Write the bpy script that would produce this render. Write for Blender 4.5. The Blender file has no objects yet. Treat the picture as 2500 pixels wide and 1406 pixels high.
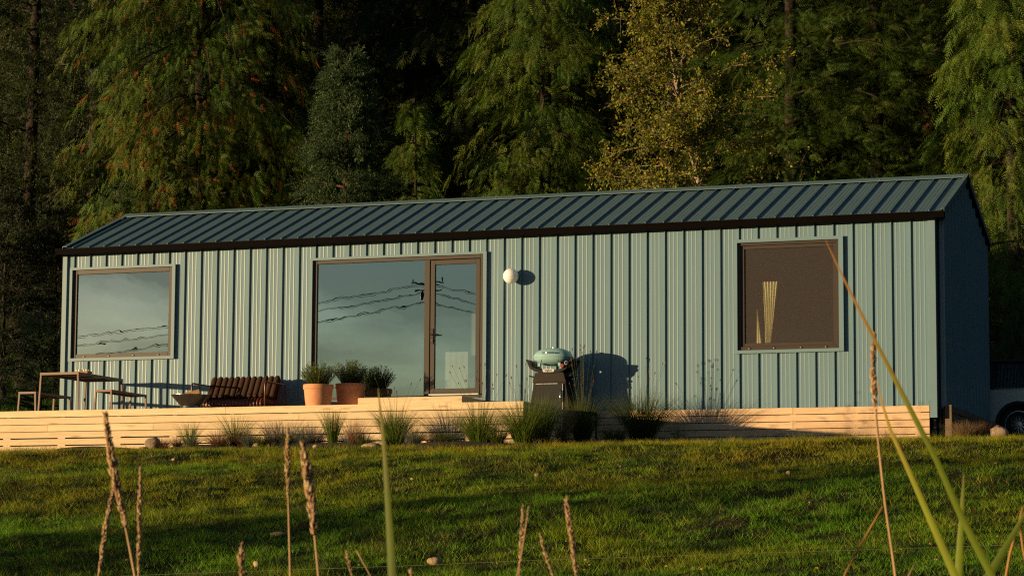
import bpy, math, random
import numpy as np
from mathutils import Vector, Matrix

S = bpy.context.scene
COL = S.collection
R = math.radians
random.seed(7)
RNG = np.random.default_rng(11)

# ------------------------------------------------------------------ camera
FPX = 6390.1                     # focal length in pixels of a 2500 px wide frame
CAM = np.array([22.3076, -39.9822, -2.842])
YAW, PIT, ROLL = 0.3423, 0.1143, 0.0053
_fw = np.array([-math.sin(YAW) * math.cos(PIT), math.cos(YAW) * math.cos(PIT), math.sin(PIT)])
_r0 = np.array([math.cos(YAW), math.sin(YAW), 0.0])
_u0 = np.cross(_r0, _fw)
_rt = _r0 * math.cos(ROLL) + _u0 * math.sin(ROLL)
_up = np.cross(_rt, _fw)


def ray(px, py):
    return _fw + _rt * (px - 1250) / FPX - _up * (py - 703) / FPX


def at_y(px, py, y):
    """Where the sight line of a photograph point meets the plane y."""
    d = ray(px, py)
    return CAM + d * ((y - CAM[1]) / d[1])


def at_d(px, py, dist):
    d = ray(px, py)
    return CAM + d * dist


cd = bpy.data.cameras.new('camera')
cam = bpy.data.objects.new('camera', cd)
COL.objects.link(cam)
cam.matrix_world = Matrix(((_rt[0], _up[0], -_fw[0], CAM[0]), (_rt[1], _up[1], -_fw[1], CAM[1]),
                           (_rt[2], _up[2], -_fw[2], CAM[2]), (0, 0, 0, 1)))
cd.sensor_width = 36.0
cd.lens = FPX / 2500 * 36.0
cd.clip_start, cd.clip_end = 0.1, 3000
cd.dof.use_dof = True
cd.dof.focus_distance = 42.0
cd.dof.aperture_fstop = 22
S.camera = cam

# ------------------------------------------------------------------ light
SUN_EL, SUN_AZ = R(3.6), R(50)   # azimuth measured from the facade normal towards the left
to_sun = Vector((-math.sin(SUN_AZ) * math.cos(SUN_EL), -math.cos(SUN_AZ) * math.cos(SUN_EL), math.sin(SUN_EL)))
w = bpy.data.worlds.new('World')
S.world = w
w.use_nodes = True
wn, wl = w.node_tree.nodes, w.node_tree.links
wn.clear()
sky = wn.new('ShaderNodeTexSky')
sky.sky_type = 'NISHITA'
sky.sun_disc = False
sky.sun_elevation = SUN_EL
sky.sun_rotation = math.atan2(to_sun.x, to_sun.y)
sky.air_density, sky.dust_density, sky.ozone_density = 1.0, 0.6, 2.5
tc = wn.new('ShaderNodeTexCoord')
mp = wn.new('ShaderNodeMapping')
mp.inputs['Scale'].default_value = (3, 3, 11)
wl.new(tc.outputs['Generated'], mp.inputs['Vector'])
cn = wn.new('ShaderNodeTexNoise')
cn.inputs['Scale'].default_value = 2.2
cn.inputs['Detail'].default_value = 7
cn.inputs['Distortion'].default_value = 0.4
wl.new(mp.outputs['Vector'], cn.inputs['Vector'])
cr = wn.new('ShaderNodeMapRange')
cr.inputs['From Min'].default_value, cr.inputs['From Max'].default_value = 0.50, 0.78
cr.inputs['To Min'].default_value, cr.inputs['To Max'].default_value = 1.0, 2.6
wl.new(cn.outputs['Fac'], cr.inputs['Value'])
cm = wn.new('ShaderNodeVectorMath')
cm.operation = 'SCALE'
wl.new(sky.outputs['Color'], cm.inputs[0])
wl.new(cr.outputs['Result'], cm.inputs['Scale'])
bg = wn.new('ShaderNodeBackground')
bg.inputs['Strength'].default_value = 0.07
wl.new(cm.outputs['Vector'], bg.inputs['Color'])
wo = wn.new('ShaderNodeOutputWorld')
wl.new(bg.outputs['Background'], wo.inputs['Surface'])

sd = bpy.data.lights.new('sun', 'SUN')
sd.energy = 5.0
sd.color = (1.0, 0.70, 0.36)
sd.angle = R(0.6)
sun = bpy.data.objects.new('sun', sd)
COL.objects.link(sun)
sun.rotation_euler = to_sun.to_track_quat('Z', 'Y').to_euler()
sun.location = (-20, -20, 12)

S.view_settings.view_transform = 'Standard'
S.view_settings.look = 'None'
S.view_settings.exposure = 0.45
S.view_settings.gamma = 1.0
S.view_settings.use_curve_mapping = False
S.render.engine = 'CYCLES'
S.cycles.use_denoising = False
S.cycles.filter_width = 1.2
S.cycles.sample_clamp_indirect = 3.0
S.cycles.caustics_reflective = False
S.cycles.caustics_refractive = False
S.cycles.max_bounces = 8
S.cycles.transparent_max_bounces = 16

# ------------------------------------------------------------------ materials
MATS = {}


def nt(name):
    m = bpy.data.materials.new(name)
    m.use_nodes = True
    n, l = m.node_tree.nodes, m.node_tree.links
    b = n['Principled BSDF']
    MATS[name] = m
    return m, n, l, b


def mat(name, col, rough=0.5, metal=0.0, var=0.12, scale=6.0, bump=0.0, bscale=60.0, spec=0.5, stretch=(1, 1, 1),
        rand=0.0, coat=0.0):
    m, n, l, b = nt(name)
    b.inputs['Roughness'].default_value = rough
    b.inputs['Metallic'].default_value = metal
    b.inputs['Specular IOR Level'].default_value = spec
    b.inputs['Coat Weight'].default_value = coat
    t = n.new('ShaderNodeTexCoord')
    mp = n.new('ShaderNodeMapping')
    mp.inputs['Scale'].default_value = stretch
    l.new(t.outputs['Object'], mp.inputs['Vector'])
    ns = n.new('ShaderNodeTexNoise')
    ns.inputs['Scale'].default_value = scale
    ns.inputs['Detail'].default_value = 5
    l.new(mp.outputs['Vector'], ns.inputs['Vector'])
    cr = n.new('ShaderNodeMapRange')
    cr.inputs['From Min'].default_value, cr.inputs['From Max'].default_value = 0.3, 0.7
    cr.inputs['To Min'].default_value, cr.inputs['To Max'].default_value = 1 - var, 1 + var
    l.new(ns.outputs['Fac'], cr.inputs['Value'])
    val = cr.outputs['Result']
    if rand:
        oi = n.new('ShaderNodeObjectInfo')
        r2 = n.new('ShaderNodeMapRange')
        r2.inputs['To Min'].default_value, r2.inputs['To Max'].default_value = 1 - rand, 1 + rand
        l.new(oi.outputs['Random'], r2.inputs['Value'])
        mm = n.new('ShaderNodeMath')
        mm.operation = 'MULTIPLY'
        l.new(val, mm.inputs[0])
        l.new(r2.outputs['Result'], mm.inputs[1])
        val = mm.outputs['Value']
    vm = n.new('ShaderNodeVectorMath')
    vm.operation = 'SCALE'
    vm.inputs[0].default_value = col
    l.new(val, vm.inputs['Scale'])
    l.new(vm.outputs['Vector'], b.inputs['Base Color'])
    if bump:
        n2 = n.new('ShaderNodeTexNoise')
        n2.inputs['Scale'].default_value = bscale
        n2.inputs['Detail'].default_value = 4
        l.new(mp.outputs['Vector'], n2.inputs['Vector'])
        bp = n.new('ShaderNodeBump')
        bp.inputs['Strength'].default_value = bump
        bp.inputs['Distance'].default_value = 0.02
        l.new(n2.outputs['Fac'], bp.inputs['Height'])
        l.new(bp.outputs['Normal'], b.inputs['Normal'])
    return m


def wood(name, col, dark, rough=0.7):
    """Softwood board: grain along x, knots, a tone of its own for every board."""
    m, n, l, b = nt(name)
    b.inputs['Roughness'].default_value = rough
    b.inputs['Specular IOR Level'].default_value = 0.25
    t = n.new('ShaderNodeTexCoord')
    oi = n.new('ShaderNodeObjectInfo')
    ad = n.new('ShaderNodeVectorMath')
    ad.operation = 'ADD'
    l.new(t.outputs['Object'], ad.inputs[0])
    sc = n.new('ShaderNodeMath')
    sc.operation = 'MULTIPLY'
    sc.inputs[1].default_value = 37.0
    l.new(oi.outputs['Random'], sc.inputs[0])
    l.new(sc.outputs['Value'], ad.inputs[1])
    mp = n.new('ShaderNodeMapping')
    mp.inputs['Scale'].default_value = (0.9, 12, 12)
    l.new(ad.outputs['Vector'], mp.inputs['Vector'])
    ns = n.new('ShaderNodeTexNoise')
    ns.inputs['Scale'].default_value = 3.0
    ns.inputs['Detail'].default_value = 6
    ns.inputs['Distortion'].default_value = 1.2
    l.new(mp.outputs['Vector'], ns.inputs['Vector'])
    rp = n.new('ShaderNodeValToRGB')
    rp.color_ramp.elements[0].position, rp.color_ramp.elements[1].position = 0.25, 0.62
    rp.color_ramp.elements[0].color = (*dark, 1)
    rp.color_ramp.elements[1].color = (*col, 1)
    l.new(ns.outputs['Fac'], rp.inputs['Fac'])
    m2 = n.new('ShaderNodeMapping')
    m2.inputs['Scale'].default_value = (1.6, 9, 9)
    l.new(ad.outputs['Vector'], m2.inputs['Vector'])
    vo = n.new('ShaderNodeTexVoronoi')
    vo.inputs['Scale'].default_value = 1.1
    l.new(m2.outputs['Vector'], vo.inputs['Vector'])
    kr = n.new('ShaderNodeMapRange')
    kr.inputs['From Min'].default_value, kr.inputs['From Max'].default_value = 0.05, 0.22
    kr.inputs['To Min'].default_value, kr.inputs['To Max'].default_value = 0.62, 1.0
    l.new(vo.outputs['Distance'], kr.inputs['Value'])
    rr = n.new('ShaderNodeMapRange')
    rr.inputs['To Min'].default_value, rr.inputs['To Max'].default_value = 0.88, 1.08
    l.new(oi.outputs['Random'], rr.inputs['Value'])
    mu = n.new('ShaderNodeMath')
    mu.operation = 'MULTIPLY'
    l.new(kr.outputs['Result'], mu.inputs[0])
    l.new(rr.outputs['Result'], mu.inputs[1])
    vm = n.new('ShaderNodeVectorMath')
    vm.operation = 'SCALE'
    l.new(rp.outputs['Color'], vm.inputs[0])
    l.new(mu.outputs['Value'], vm.inputs['Scale'])
    l.new(vm.outputs['Vector'], b.inputs['Base Color'])
    bp = n.new('ShaderNodeBump')
    bp.inputs['Strength'].default_value = 0.25
    bp.inputs['Distance'].default_value = 0.004
    l.new(ns.outputs['Fac'], bp.inputs['Height'])
    l.new(bp.outputs['Normal'], b.inputs['Normal'])
    return m


def leafmat(name, trans=0.25, rough=0.6, spec=0.25):
    """Foliage: colour from the 'tint' attribute of the mesh, some light through the leaf."""
    m, n, l, b = nt(name)
    a = n.new('ShaderNodeAttribute')
    a.attribute_name = 'tint'
    l.new(a.outputs['Color'], b.inputs['Base Color'])
    b.inputs['Roughness'].default_value = rough
    b.inputs['Specular IOR Level'].default_value = spec
    tr = n.new('ShaderNodeBsdfTranslucent')
    l.new(a.outputs['Color'], tr.inputs['Color'])
    mx = n.new('ShaderNodeMixShader')
    mx.inputs['Fac'].default_value = trans
    l.new(b.outputs['BSDF'], mx.inputs[1])
    l.new(tr.outputs['BSDF'], mx.inputs[2])
    l.new(mx.outputs['Shader'], n['Material Output'].inputs['Surface'])
    return m


def glassmat(name, refl=0.3, wave=0.02, tint=(0.86, 0.93, 0.92), clear=(0.75, 0.8, 0.78)):
    """Coated double glazing: part mirror, part clear, slightly wavy."""
    m, n, l, b = nt(name)
    n.remove(b)
    gl = n.new('ShaderNodeBsdfGlossy')
    gl.inputs['Roughness'].default_value = 0.0
    gl.inputs['Color'].default_value = (*tint, 1)
    tp = n.new('ShaderNodeBsdfTransparent')
    tp.inputs['Color'].default_value = (*clear, 1)
    lw = n.new('ShaderNodeLayerWeight')
    lw.inputs['Blend'].default_value = 0.5
    fr = n.new('ShaderNodeMath')
    fr.operation = 'POWER'
    fr.inputs[1].default_value = 5.0
    l.new(lw.outputs['Facing'], fr.inputs[0])
    ad = n.new('ShaderNodeMath')
    ad.operation = 'ADD'
    ad.use_clamp = True
    ad.inputs[1].default_value = refl
    l.new(fr.outputs['Value'], ad.inputs[0])
    mx = n.new('ShaderNodeMixShader')
    l.new(ad.outputs['Value'], mx.inputs['Fac'])
    l.new(tp.outputs['BSDF'], mx.inputs[1])
    l.new(gl.outputs['BSDF'], mx.inputs[2])
    t = n.new('ShaderNodeTexCoord')
    ns = n.new('ShaderNodeTexNoise')
    ns.inputs['Scale'].default_value = 2.6
    ns.inputs['Detail'].default_value = 2
    l.new(t.outputs['Object'], ns.inputs['Vector'])
    bp = n.new('ShaderNodeBump')
    bp.inputs['Strength'].default_value = 1.0
    bp.inputs['Distance'].default_value = wave
    l.new(ns.outputs['Fac'], bp.inputs['Height'])
    l.new(bp.outputs['Normal'], gl.inputs['Normal'])
    l.new(mx.outputs['Shader'], n['Material Output'].inputs['Surface'])
    return m


M = MATS
mat('siding', (0.147, 0.248, 0.302), 0.36, var=0.035, scale=1.5, bump=0.05, bscale=9, spec=0.3, stretch=(1, 1, 0.3), rand=0.025)
mat('siding_trim', (0.147, 0.248, 0.302), 0.4, var=0.03, scale=2)
mat('roofing', (0.105, 0.18, 0.20), 0.42, var=0.05, scale=1.5, bump=0.04, bscale=10, rand=0.03)
mat('gutter_metal', (0.0025, 0.0015, 0.0012), 0.6, var=0.05, spec=0.04)
mat('window_metal', (0.029, 0.020, 0.013), 0.45, var=0.04)
mat('black_metal', (0.012, 0.012, 0.013), 0.4, var=0.1)
mat('steel', (0.33, 0.29, 0.25), 0.26, metal=1.0, var=0.06, scale=10)
mat('chrome', (0.75, 0.75, 0.74), 0.12, metal=1.0, var=0.02)
wood('cedar_board', (0.76, 0.60, 0.385), (0.62, 0.45, 0.26))
wood('skirting_board', (0.76, 0.54, 0.34), (0.60, 0.40, 0.23))
wood('dark_timber', (0.21, 0.15, 0.10), (0.14, 0.095, 0.06))  # darker brown wood than the front skirting boards
wood('split_log', (0.42, 0.25, 0.12), (0.25, 0.13, 0.06))
mat('plaster', (0.42, 0.42, 0.40), 0.8, var=0.03)
mat('interior_floor', (0.25, 0.18, 0.12), 0.5, var=0.1, stretch=(1, 8, 1))
mat('dark_soil', (0.035, 0.024, 0.015), 0.95, var=0.4, scale=20, bump=0.8, bscale=40)
mat('terracotta', (0.66, 0.29, 0.145), 0.75, var=0.10, scale=9, bump=0.1, bscale=30, rand=0.06)
mat('brown_powder_coat', (0.16, 0.082, 0.056), 0.45, var=0.05)
mat('maroon_tube', (0.15, 0.036, 0.024), 0.3, var=0.05)
mat('brown_fabric', (0.050, 0.025, 0.015), 0.9, var=0.18, scale=40, bump=0.3, bscale=260, spec=0.2)
mat('grill_blue', (0.27, 0.47, 0.50), 0.32, var=0.03, coat=0.3)
mat('grill_black', (0.006, 0.005, 0.005), 0.5, var=0.1, spec=0.25)
mat('grill_brown', (0.016, 0.011, 0.009), 0.5, var=0.1, spec=0.25)
mat('grill_door', (0.010, 0.012, 0.014), 0.45, var=0.05, spec=0.25)
mat('knob_red', (0.2, 0.03, 0.02), 0.4)
mat('plate_silver', (0.62, 0.62, 0.6), 0.35, metal=0.6, var=0.03)
m_ = mat('opal_glass', (0.95, 0.95, 0.93), 0.25, var=0.01, spec=0.5)
m_.node_tree.nodes['Principled BSDF'].inputs['Subsurface Weight'].default_value = 1.0
m_.node_tree.nodes['Principled BSDF'].inputs['Subsurface Radius'].default_value = (1, 1, 1)
m_.node_tree.nodes['Principled BSDF'].inputs['Subsurface Scale'].default_value = 0.12
mat('white_wax', (0.8, 0.78, 0.7), 0.5, var=0.03)
mat('car_paint', (0.60, 0.65, 0.68), 0.3, metal=0.2, var=0.02, coat=0.6)
mat('rubber', (0.012, 0.012, 0.012), 0.8, var=0.2)
mat('dark_plastic', (0.015, 0.015, 0.016), 0.55)
mat('granite', (0.24, 0.175, 0.125), 0.9, var=0.35, scale=9, bump=0.7, bscale=22)
mat('tan_stone', (0.38, 0.27, 0.15), 0.9, var=0.25, scale=12, bump=0.5, bscale=30)
mat('yellow_stone', (0.42, 0.26, 0.07), 0.9, var=0.3, scale=12, bump=0.5, bscale=30)
mat('bark', (0.03, 0.02, 0.015), 0.95, var=0.35, scale=5, bump=0.8, bscale=18, stretch=(4, 4, 0.7))
mat('red_bark', (0.14, 0.06, 0.036), 0.95, var=0.35, scale=5, bump=0.8, bscale=18, stretch=(4, 4, 0.7))
mat('pale_bark', (0.27, 0.21, 0.15), 0.85, var=0.3, scale=6, bump=0.4, bscale=20, stretch=(1, 1, 3))
mat('pole_wood', (0.06, 0.045, 0.035), 0.9, var=0.2)
mat('wire_black', (0.01, 0.01, 0.01), 0.6)
mat('wire_pale', (0.22, 0.25, 0.12), 0.5)
mat('curtain_cloth', (0.80, 0.76, 0.46), 0.9, var=0.06, spec=0.1)
mat('cabinet_white', (0.6, 0.62, 0.6), 0.5, var=0.02)
leafmat('needles', 0.22)
leafmat('leaves', 0.35, rough=0.5)
leafmat('blades', 0.3, rough=0.5)
leafmat('dry_heads', 0.2, rough=0.8)
glassmat('glazing', 0.50, 0.00020, (0.74, 0.93, 0.94))
glassmat('glazing_left', 0.46, 0.00026, (0.82, 0.95, 0.98))
glassmat('car_glass', 0.25, 0.0, (0.7, 0.8, 0.85))
glassmat('clear_glass', 0.05, 0.0, (0.95, 1, 1), (0.97, 0.98, 0.97))

# fly screen of fine brown mesh
m, n, l, b = nt('fly_screen')
b.inputs['Base Color'].default_value = (0.076, 0.060, 0.058, 1)
b.inputs['Roughness'].default_value = 0.8
tp = n.new('ShaderNodeBsdfTransparent')
mx = n.new('ShaderNodeMixShader')
t = n.new('ShaderNodeTexCoord')
wv = n.new('ShaderNodeTexWave')
wv.wave_type, wv.bands_direction = 'BANDS', 'Z'
wv.inputs['Scale'].default_value = 9
wv.inputs['Distortion'].default_value = 6
wv.inputs['Detail'].default_value = 2
l.new(t.outputs['Object'], wv.inputs['Vector'])
mr = n.new('ShaderNodeMapRange')
mr.inputs['To Min'].default_value, mr.inputs['To Max'].default_value = 0.38, 0.46
l.new(wv.outputs['Fac'], mr.inputs['Value'])
l.new(mr.outputs['Result'], mx.inputs['Fac'])
l.new(tp.outputs['BSDF'], mx.inputs[1])
l.new(b.outputs['BSDF'], mx.inputs[2])
l.new(mx.outputs['Shader'], n['Material Output'].inputs['Surface'])

# turf under the grass blades
m, n, l, b = nt('turf')
b.inputs['Roughness'].default_value = 1.0
b.inputs['Specular IOR Level'].default_value = 0.1
t = n.new('ShaderNodeTexCoord')
n1 = n.new('ShaderNodeTexNoise')
n1.inputs['Scale'].default_value = 1.1
n1.inputs['Detail'].default_value = 8
l.new(t.outputs['Object'], n1.inputs['Vector'])
rp = n.new('ShaderNodeValToRGB')
e = rp.color_ramp.elements
e[0].position, e[1].position = 0.35, 0.65
e[0].color = (0.022, 0.028, 0.008, 1)
e[1].color = (0.06, 0.045, 0.02, 1)
l.new(n1.outputs['Fac'], rp.inputs['Fac'])
l.new(rp.outputs['Color'], b.inputs['Base Color'])
n2 = n.new('ShaderNodeTexNoise')
n2.inputs['Scale'].default_value = 14
n2.inputs['Detail'].default_value = 6
l.new(t.outputs['Object'], n2.inputs['Vector'])
bp = n.new('ShaderNodeBump')
bp.inputs['Distance'].default_value = 0.06
l.new(n2.outputs['Fac'], bp.inputs['Height'])
l.new(bp.outputs['Normal'], b.inputs['Normal'])


# ------------------------------------------------------------------ mesh helpers
class MB:
    def __init__(s):
        s.v, s.f, s.sm = [], [], False

    def add(s, vs, fs):
        o = len(s.v)
        s.v += [tuple(float(c) for c in v) for v in vs]
        s.f += [tuple(i + o for i in f) for f in fs]
        return s

    def box(s, x0, x1, y0, y1, z0, z1):
        return s.add([(x0, y0, z0), (x1, y0, z0), (x1, y1, z0), (x0, y1, z0), (x0, y0, z1), (x1, y0, z1), (x1, y1, z1), (x0, y1, z1)],
                     [(0, 3, 2, 1), (4, 5, 6, 7), (0, 1, 5, 4), (1, 2, 6, 5), (2, 3, 7, 6), (3, 0, 4, 7)])

    def bbox(s, x0, x1, y0, y1, z0, z1, b):
        """box with the edges of its front/back chamfered by b"""
        ys = [(y0, b), (y0 + b, 0), (y1 - b, 0), (y1, b)]
        vs, fs = [], []
        for y, i in ys:
            vs += [(x0 + i, y, z0 + i), (x1 - i, y, z0 + i), (x1 - i, y, z1 - i), (x0 + i, y, z1 - i)]
        for k in range(3):
            for j in range(4):
                a, c = k * 4 + j, k * 4 + (j + 1) % 4
                fs.append((a, c, c + 4, a + 4))
        fs += [(0, 3, 2, 1), (12, 13, 14, 15)]
        return s.add(vs, fs)

    def tube(s, pts, r, seg=8, cap=True):
        pts = [Vector(p) for p in pts]
        n = len(pts)
        rs = r if isinstance(r, (list, tuple)) else [r] * n
        vs, fs = [], []
        prev = None
        for i, p in enumerate(pts):
            d = (pts[min(i + 1, n - 1)] - pts[max(i - 1, 0)]).normalized()
            if prev is None:
                a = Vector((0, 0, 1)) if abs(d.z) < 0.9 else Vector((1, 0, 0))
                u = d.cross(a).normalized()
            else:
                u = (prev - d * prev.dot(d)).normalized()
            prev = u
            vv = d.cross(u)
            for j in range(seg):
                a = 2 * math.pi * j / seg
                vs.append(p + (u * math.cos(a) + vv * math.sin(a)) * rs[i])
        for i in range(n - 1):
            for j in range(seg):
                k = (j + 1) % seg
                fs.append((i * seg + j, i * seg + k, (i + 1) * seg + k, (i + 1) * seg + j))
        if cap:
            fs.append(tuple(range(seg))[::-1])
            fs.append(tuple((n - 1) * seg + j for j in range(seg)))
        return s.add(vs, fs)

    def lathe(s, prof, cx=0, cy=0, cz=0, seg=28, sx=1, sy=1):
        vs, fs = [], []
        for r, z in prof:
            for j in range(seg):
                a = 2 * math.pi * j / seg
                vs.append((cx + r * sx * math.cos(a), cy + r * sy * math.sin(a), cz + z))
        for i in range(len(prof) - 1):
            for j in range(seg):
                k = (j + 1) % seg
                fs.append((i * seg + j, i * seg + k, (i + 1) * seg + k, (i + 1) * seg + j))
        fs.append(tuple(range(seg))[::-1])
        fs.append(tuple((len(prof) - 1) * seg + j for j in range(seg)))
        return s.add(vs, fs)

    def prism(s, poly, axis, a, b):
        """polygon (2d) extruded along axis from a to b"""
        def P(p, t):
            if axis == 'x':
                return (t, p[0], p[1])
            if axis == 'y':
                return (p[0], t, p[1])
            return (p[0], p[1], t)
        n = len(poly)
        vs = [P(p, a) for p in poly] + [P(p, b) for p in poly]
        fs = [tuple(range(n))[::-1], tuple(range(n, 2 * n))] + [(i, (i + 1) % n, n + (i + 1) % n, n + i) for i in range(n)]
        return s.add(vs, fs)

    def sheet(s, prof, z0, z1, t=0.004):
        """corrugated sheet: profile of (x, y) pairs, vertical from z0 to z1 (numbers or functions of x)"""
        f0 = z0 if callable(z0) else (lambda x: z0)
        f1 = z1 if callable(z1) else (lambda x: z1)
        n = len(prof)
        vs = []
        for x, y in prof:
            vs += [(x, y, f0(x)), (x, y, f1(x))]
        return s.add(vs, [(2 * i, 2 * i + 2, 2 * i + 3, 2 * i + 1) for i in range(n - 1)])

    def build(s, name, m, parent=None, smooth=False, auto=None):
        me = bpy.data.meshes.new(name)
        me.from_pydata(s.v, [], s.f)
        me.materials.append(M[m])
        if smooth:
            me.polygons.foreach_set('use_smooth', [True] * len(me.polygons))
            if auto:
                me.set_sharp_from_angle(angle=R(auto))
        me.update()
        o = bpy.data.objects.new(name, me)
        COL.objects.link(o)
        o.parent = parent
        return o


def fix_normals(o):
    import bmesh
    bm = bmesh.new()
    bm.from_mesh(o.data)
    bmesh.ops.recalc_face_normals(bm, faces=bm.faces)
    bm.to_mesh(o.data)
    bm.free()
    return o


def tag(o, label=None, cat=None, group=None, kind=None):
    for k, v in (('label', label), ('category', cat), ('group', group), ('kind', kind)):
        if v:
            o[k] = v
    return o


def empty(name, loc=(0, 0, 0), rz=0.0):
    o = bpy.data.objects.new(name, None)
    COL.objects.link(o)
    o.location = loc
    o.rotation_euler = (0, 0, rz)
    o.empty_display_size = 0.2
    return o


def share(o, name, parent=None, loc=(0, 0, 0)):
    c = bpy.data.objects.new(name, o.data)
    COL.objects.link(c)
    c.parent = parent
    c.location = loc
    return c


def np_mesh(name, V, F, m, tint=None, parent=None, smooth=False):
    """V (n,3), F (m,3) arrays, tint (n,3) vertex colour"""
    me = bpy.data.meshes.new(name)
    V = np.ascontiguousarray(V, dtype=np.float32)
    F = np.ascontiguousarray(F, dtype=np.int32)
    k = F.shape[1]
    me.vertices.add(len(V))
    me.vertices.foreach_set('co', V.ravel())
    me.loops.add(F.size)
    me.loops.foreach_set('vertex_index', F.ravel())
    me.polygons.add(len(F))
    me.polygons.foreach_set('loop_start', np.arange(0, F.size, k, dtype=np.int32))
    me.polygons.foreach_set('loop_total', np.full(len(F), k, dtype=np.int32))
    if smooth:
        me.polygons.foreach_set('use_smooth', np.ones(len(F), dtype=bool))
    if tint is not None:
        at = me.attributes.new('tint', 'FLOAT_COLOR', 'POINT')
        c = np.ones((len(V), 4), dtype=np.float32)
        c[:, :3] = tint
        at.data.foreach_set('color', c.ravel())
    me.update(calc_edges=True)
    me.materials.append(M[m])
    o = bpy.data.objects.new(name, me)
    COL.objects.link(o)
    o.parent = parent
    return o


def norm(a):
    return a / (np.linalg.norm(a, axis=-1, keepdims=True) + 1e-9)


# ------------------------------------------------------------------ terrain
_KY = np.array([-1500, -400, -60, -40, -30, -24, -20, -18, -15, -12, -9, -7, -5.2, -4.2, 0, 4, 6.5, 12, 20, 26, 34, 60, 130, 600])
_KZ = np.array([-30, -9, -4.8, -4.35, -4.25, -3.85, -3.2, -2.83, -2.28, -1.79, -1.33, -1.06, -0.85, -0.78, -0.60, -0.42, -0.15, 1.3, 3.4, 7.5, 19, 34, 50, 60])


def ground_z(x, y):
    x = np.asarray(x, float)
    y = np.asarray(y, float)
    z = np.interp(y, _KY, _KZ)
    z = z + 0.5 * (np.interp(y + 0.8, _KY, _KZ) + np.interp(y - 0.8, _KY, _KZ) - 2 * z)
    lawn = np.clip((-4.4 - y) / 2.0, 0, 1) * np.clip((y + 40) / 10, 0, 1)
    und = 0.035 * np.sin(1.9 * x + 0.9 * y + 0.5) * np.sin(0.8 * x - 2.1 * y) + 0.05 * np.sin(0.55 * x - 0.9 * y + 1.0) \
        + 0.018 * np.sin(4.3 * x + 2.2 * y) * np.sin(3.9 * y - 1.1 * x + 2) + 0.022 * np.sin(7.9 * x - 3.1 * y + 1.5 * np.sin(1.3 * y)) * np.sin(8.7 * y + 1.7 * x + 1.7 * np.sin(0.9 * x)) + 0.012 * np.sin(15 * x + 6 * y) * np.sin(13 * y - 5 * x)
    z = z + lawn * und
    left = np.clip((-1.0 - x) / 4, 0, 1) * np.clip((y - 1) / 5, 0, 1)
    return z + left * 0.5


def axis(parts):
    a = []
    for lo, hi, st in parts:
        a += list(np.arange(lo, hi, st))
    return np.array(a + [parts[-1][1]])


ax = axis([(-1400, -200, 300), (-200, -40, 20), (-40, -8, 2), (-8, 24, 0.13), (24, 60, 2), (60, 200, 20), (200, 1400, 300)])
ay = axis([(-1400, -200, 300), (-200, -60, 20), (-60, -24, 2), (-24, 1, 0.12), (1, 20, 0.8), (20, 60, 5), (60, 240, 30), (240, 600, 120)])
gx, gy = np.meshgrid(ax, ay)
gz = ground_z(gx, gy)
nx, ny = len(ax), len(ay)
idx = np.arange(nx * ny).reshape(ny, nx)
GF = np.stack([idx[:-1, :-1], idx[:-1, 1:], idx[1:, 1:], idx[1:, :-1]], -1).reshape(-1, 4)
g = np_mesh('ground', np.stack([gx, gy, gz], -1).reshape(-1, 3), GF, 'turf', smooth=True)
tag(g, kind='structure')

# planted strip along the deck
bed = []
bp_ = [(2.1, -4.35), (9.6, -4.6), (10.4, -4.0), (11.5, -2.3), (13.2, -1.0), (13.2, -0.12), (9.62, -0.12), (9.62, -3.56), (2.1, -3.56)]
mb = MB()
sx = np.linspace(2.1, 13.0, 60)
rows = []
for x in sx:
    y0 = np.interp(x, [2.1, 9.6, 10.4, 11.5, 13.0], [-4.35, -4.6, -4.0, -2.3, -1.0]) + 0.06 * math.sin(5 * x)
    y1 = -3.56 if x < 9.62 else -0.12
    rows.append([(x, y0 + (y1 - y0) * t, float(ground_z(x, y0 + (y1 - y0) * t)) + 0.02 + 0.05 * math.sin(math.pi * t) * (1 + 0.5 * math.sin(3.1 * x))) for t in np.linspace(0, 1, 9)])
mb.add([p for r in rows for p in r], [(i * 9 + j, (i + 1) * 9 + j, (i + 1) * 9 + j + 1, i * 9 + j + 1) for i in range(59) for j in range(8)])
tag(mb.build('garden_bed', 'dark_soil', smooth=True), kind='structure')

# ------------------------------------------------------------------ the cabin
P = 0.3048
XL, XR, W = -0.21, 15.11, 4.38     # wall ends and depth
ZE, ZR = 3.0, 3.86                 # eave and ridge
house = empty('cabin', (0, 0, 0))
tag(house, 'long blue metal clad cabin with gabled standing seam roof behind the timber deck', 'cabin')


def profile(x0, x1):
    """siding profile: seam ribs at multiples of P, three low ridges between"""
    pts = []
    k0 = int(math.floor(x0 / P)) - 1
    for k in range(k0, int(math.ceil(x1 / P)) + 2):
        a = k * P
        pts += [(a - 0.024, 0.0), (a - 0.019, -0.028), (a - 0.003, -0.028), (a + 0.001, 0.0)]
        for q in (0.235, 0.45, 0.67):
            c = a + q * P
            pts += [(c - 0.013, 0.0), (c - 0.005, -0.0016), (c + 0.004, -0.0016), (c + 0.010, 0.0)]
    pts.sort()
    xs, ys = [p[0] for p in pts], [p[1] for p in pts]
    out = [(x0, float(np.interp(x0, xs, ys)))] + [p for p in pts if x0 < p[0] < x1] + [(x1, float(np.interp(x1, xs, ys)))]
    return out


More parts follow.
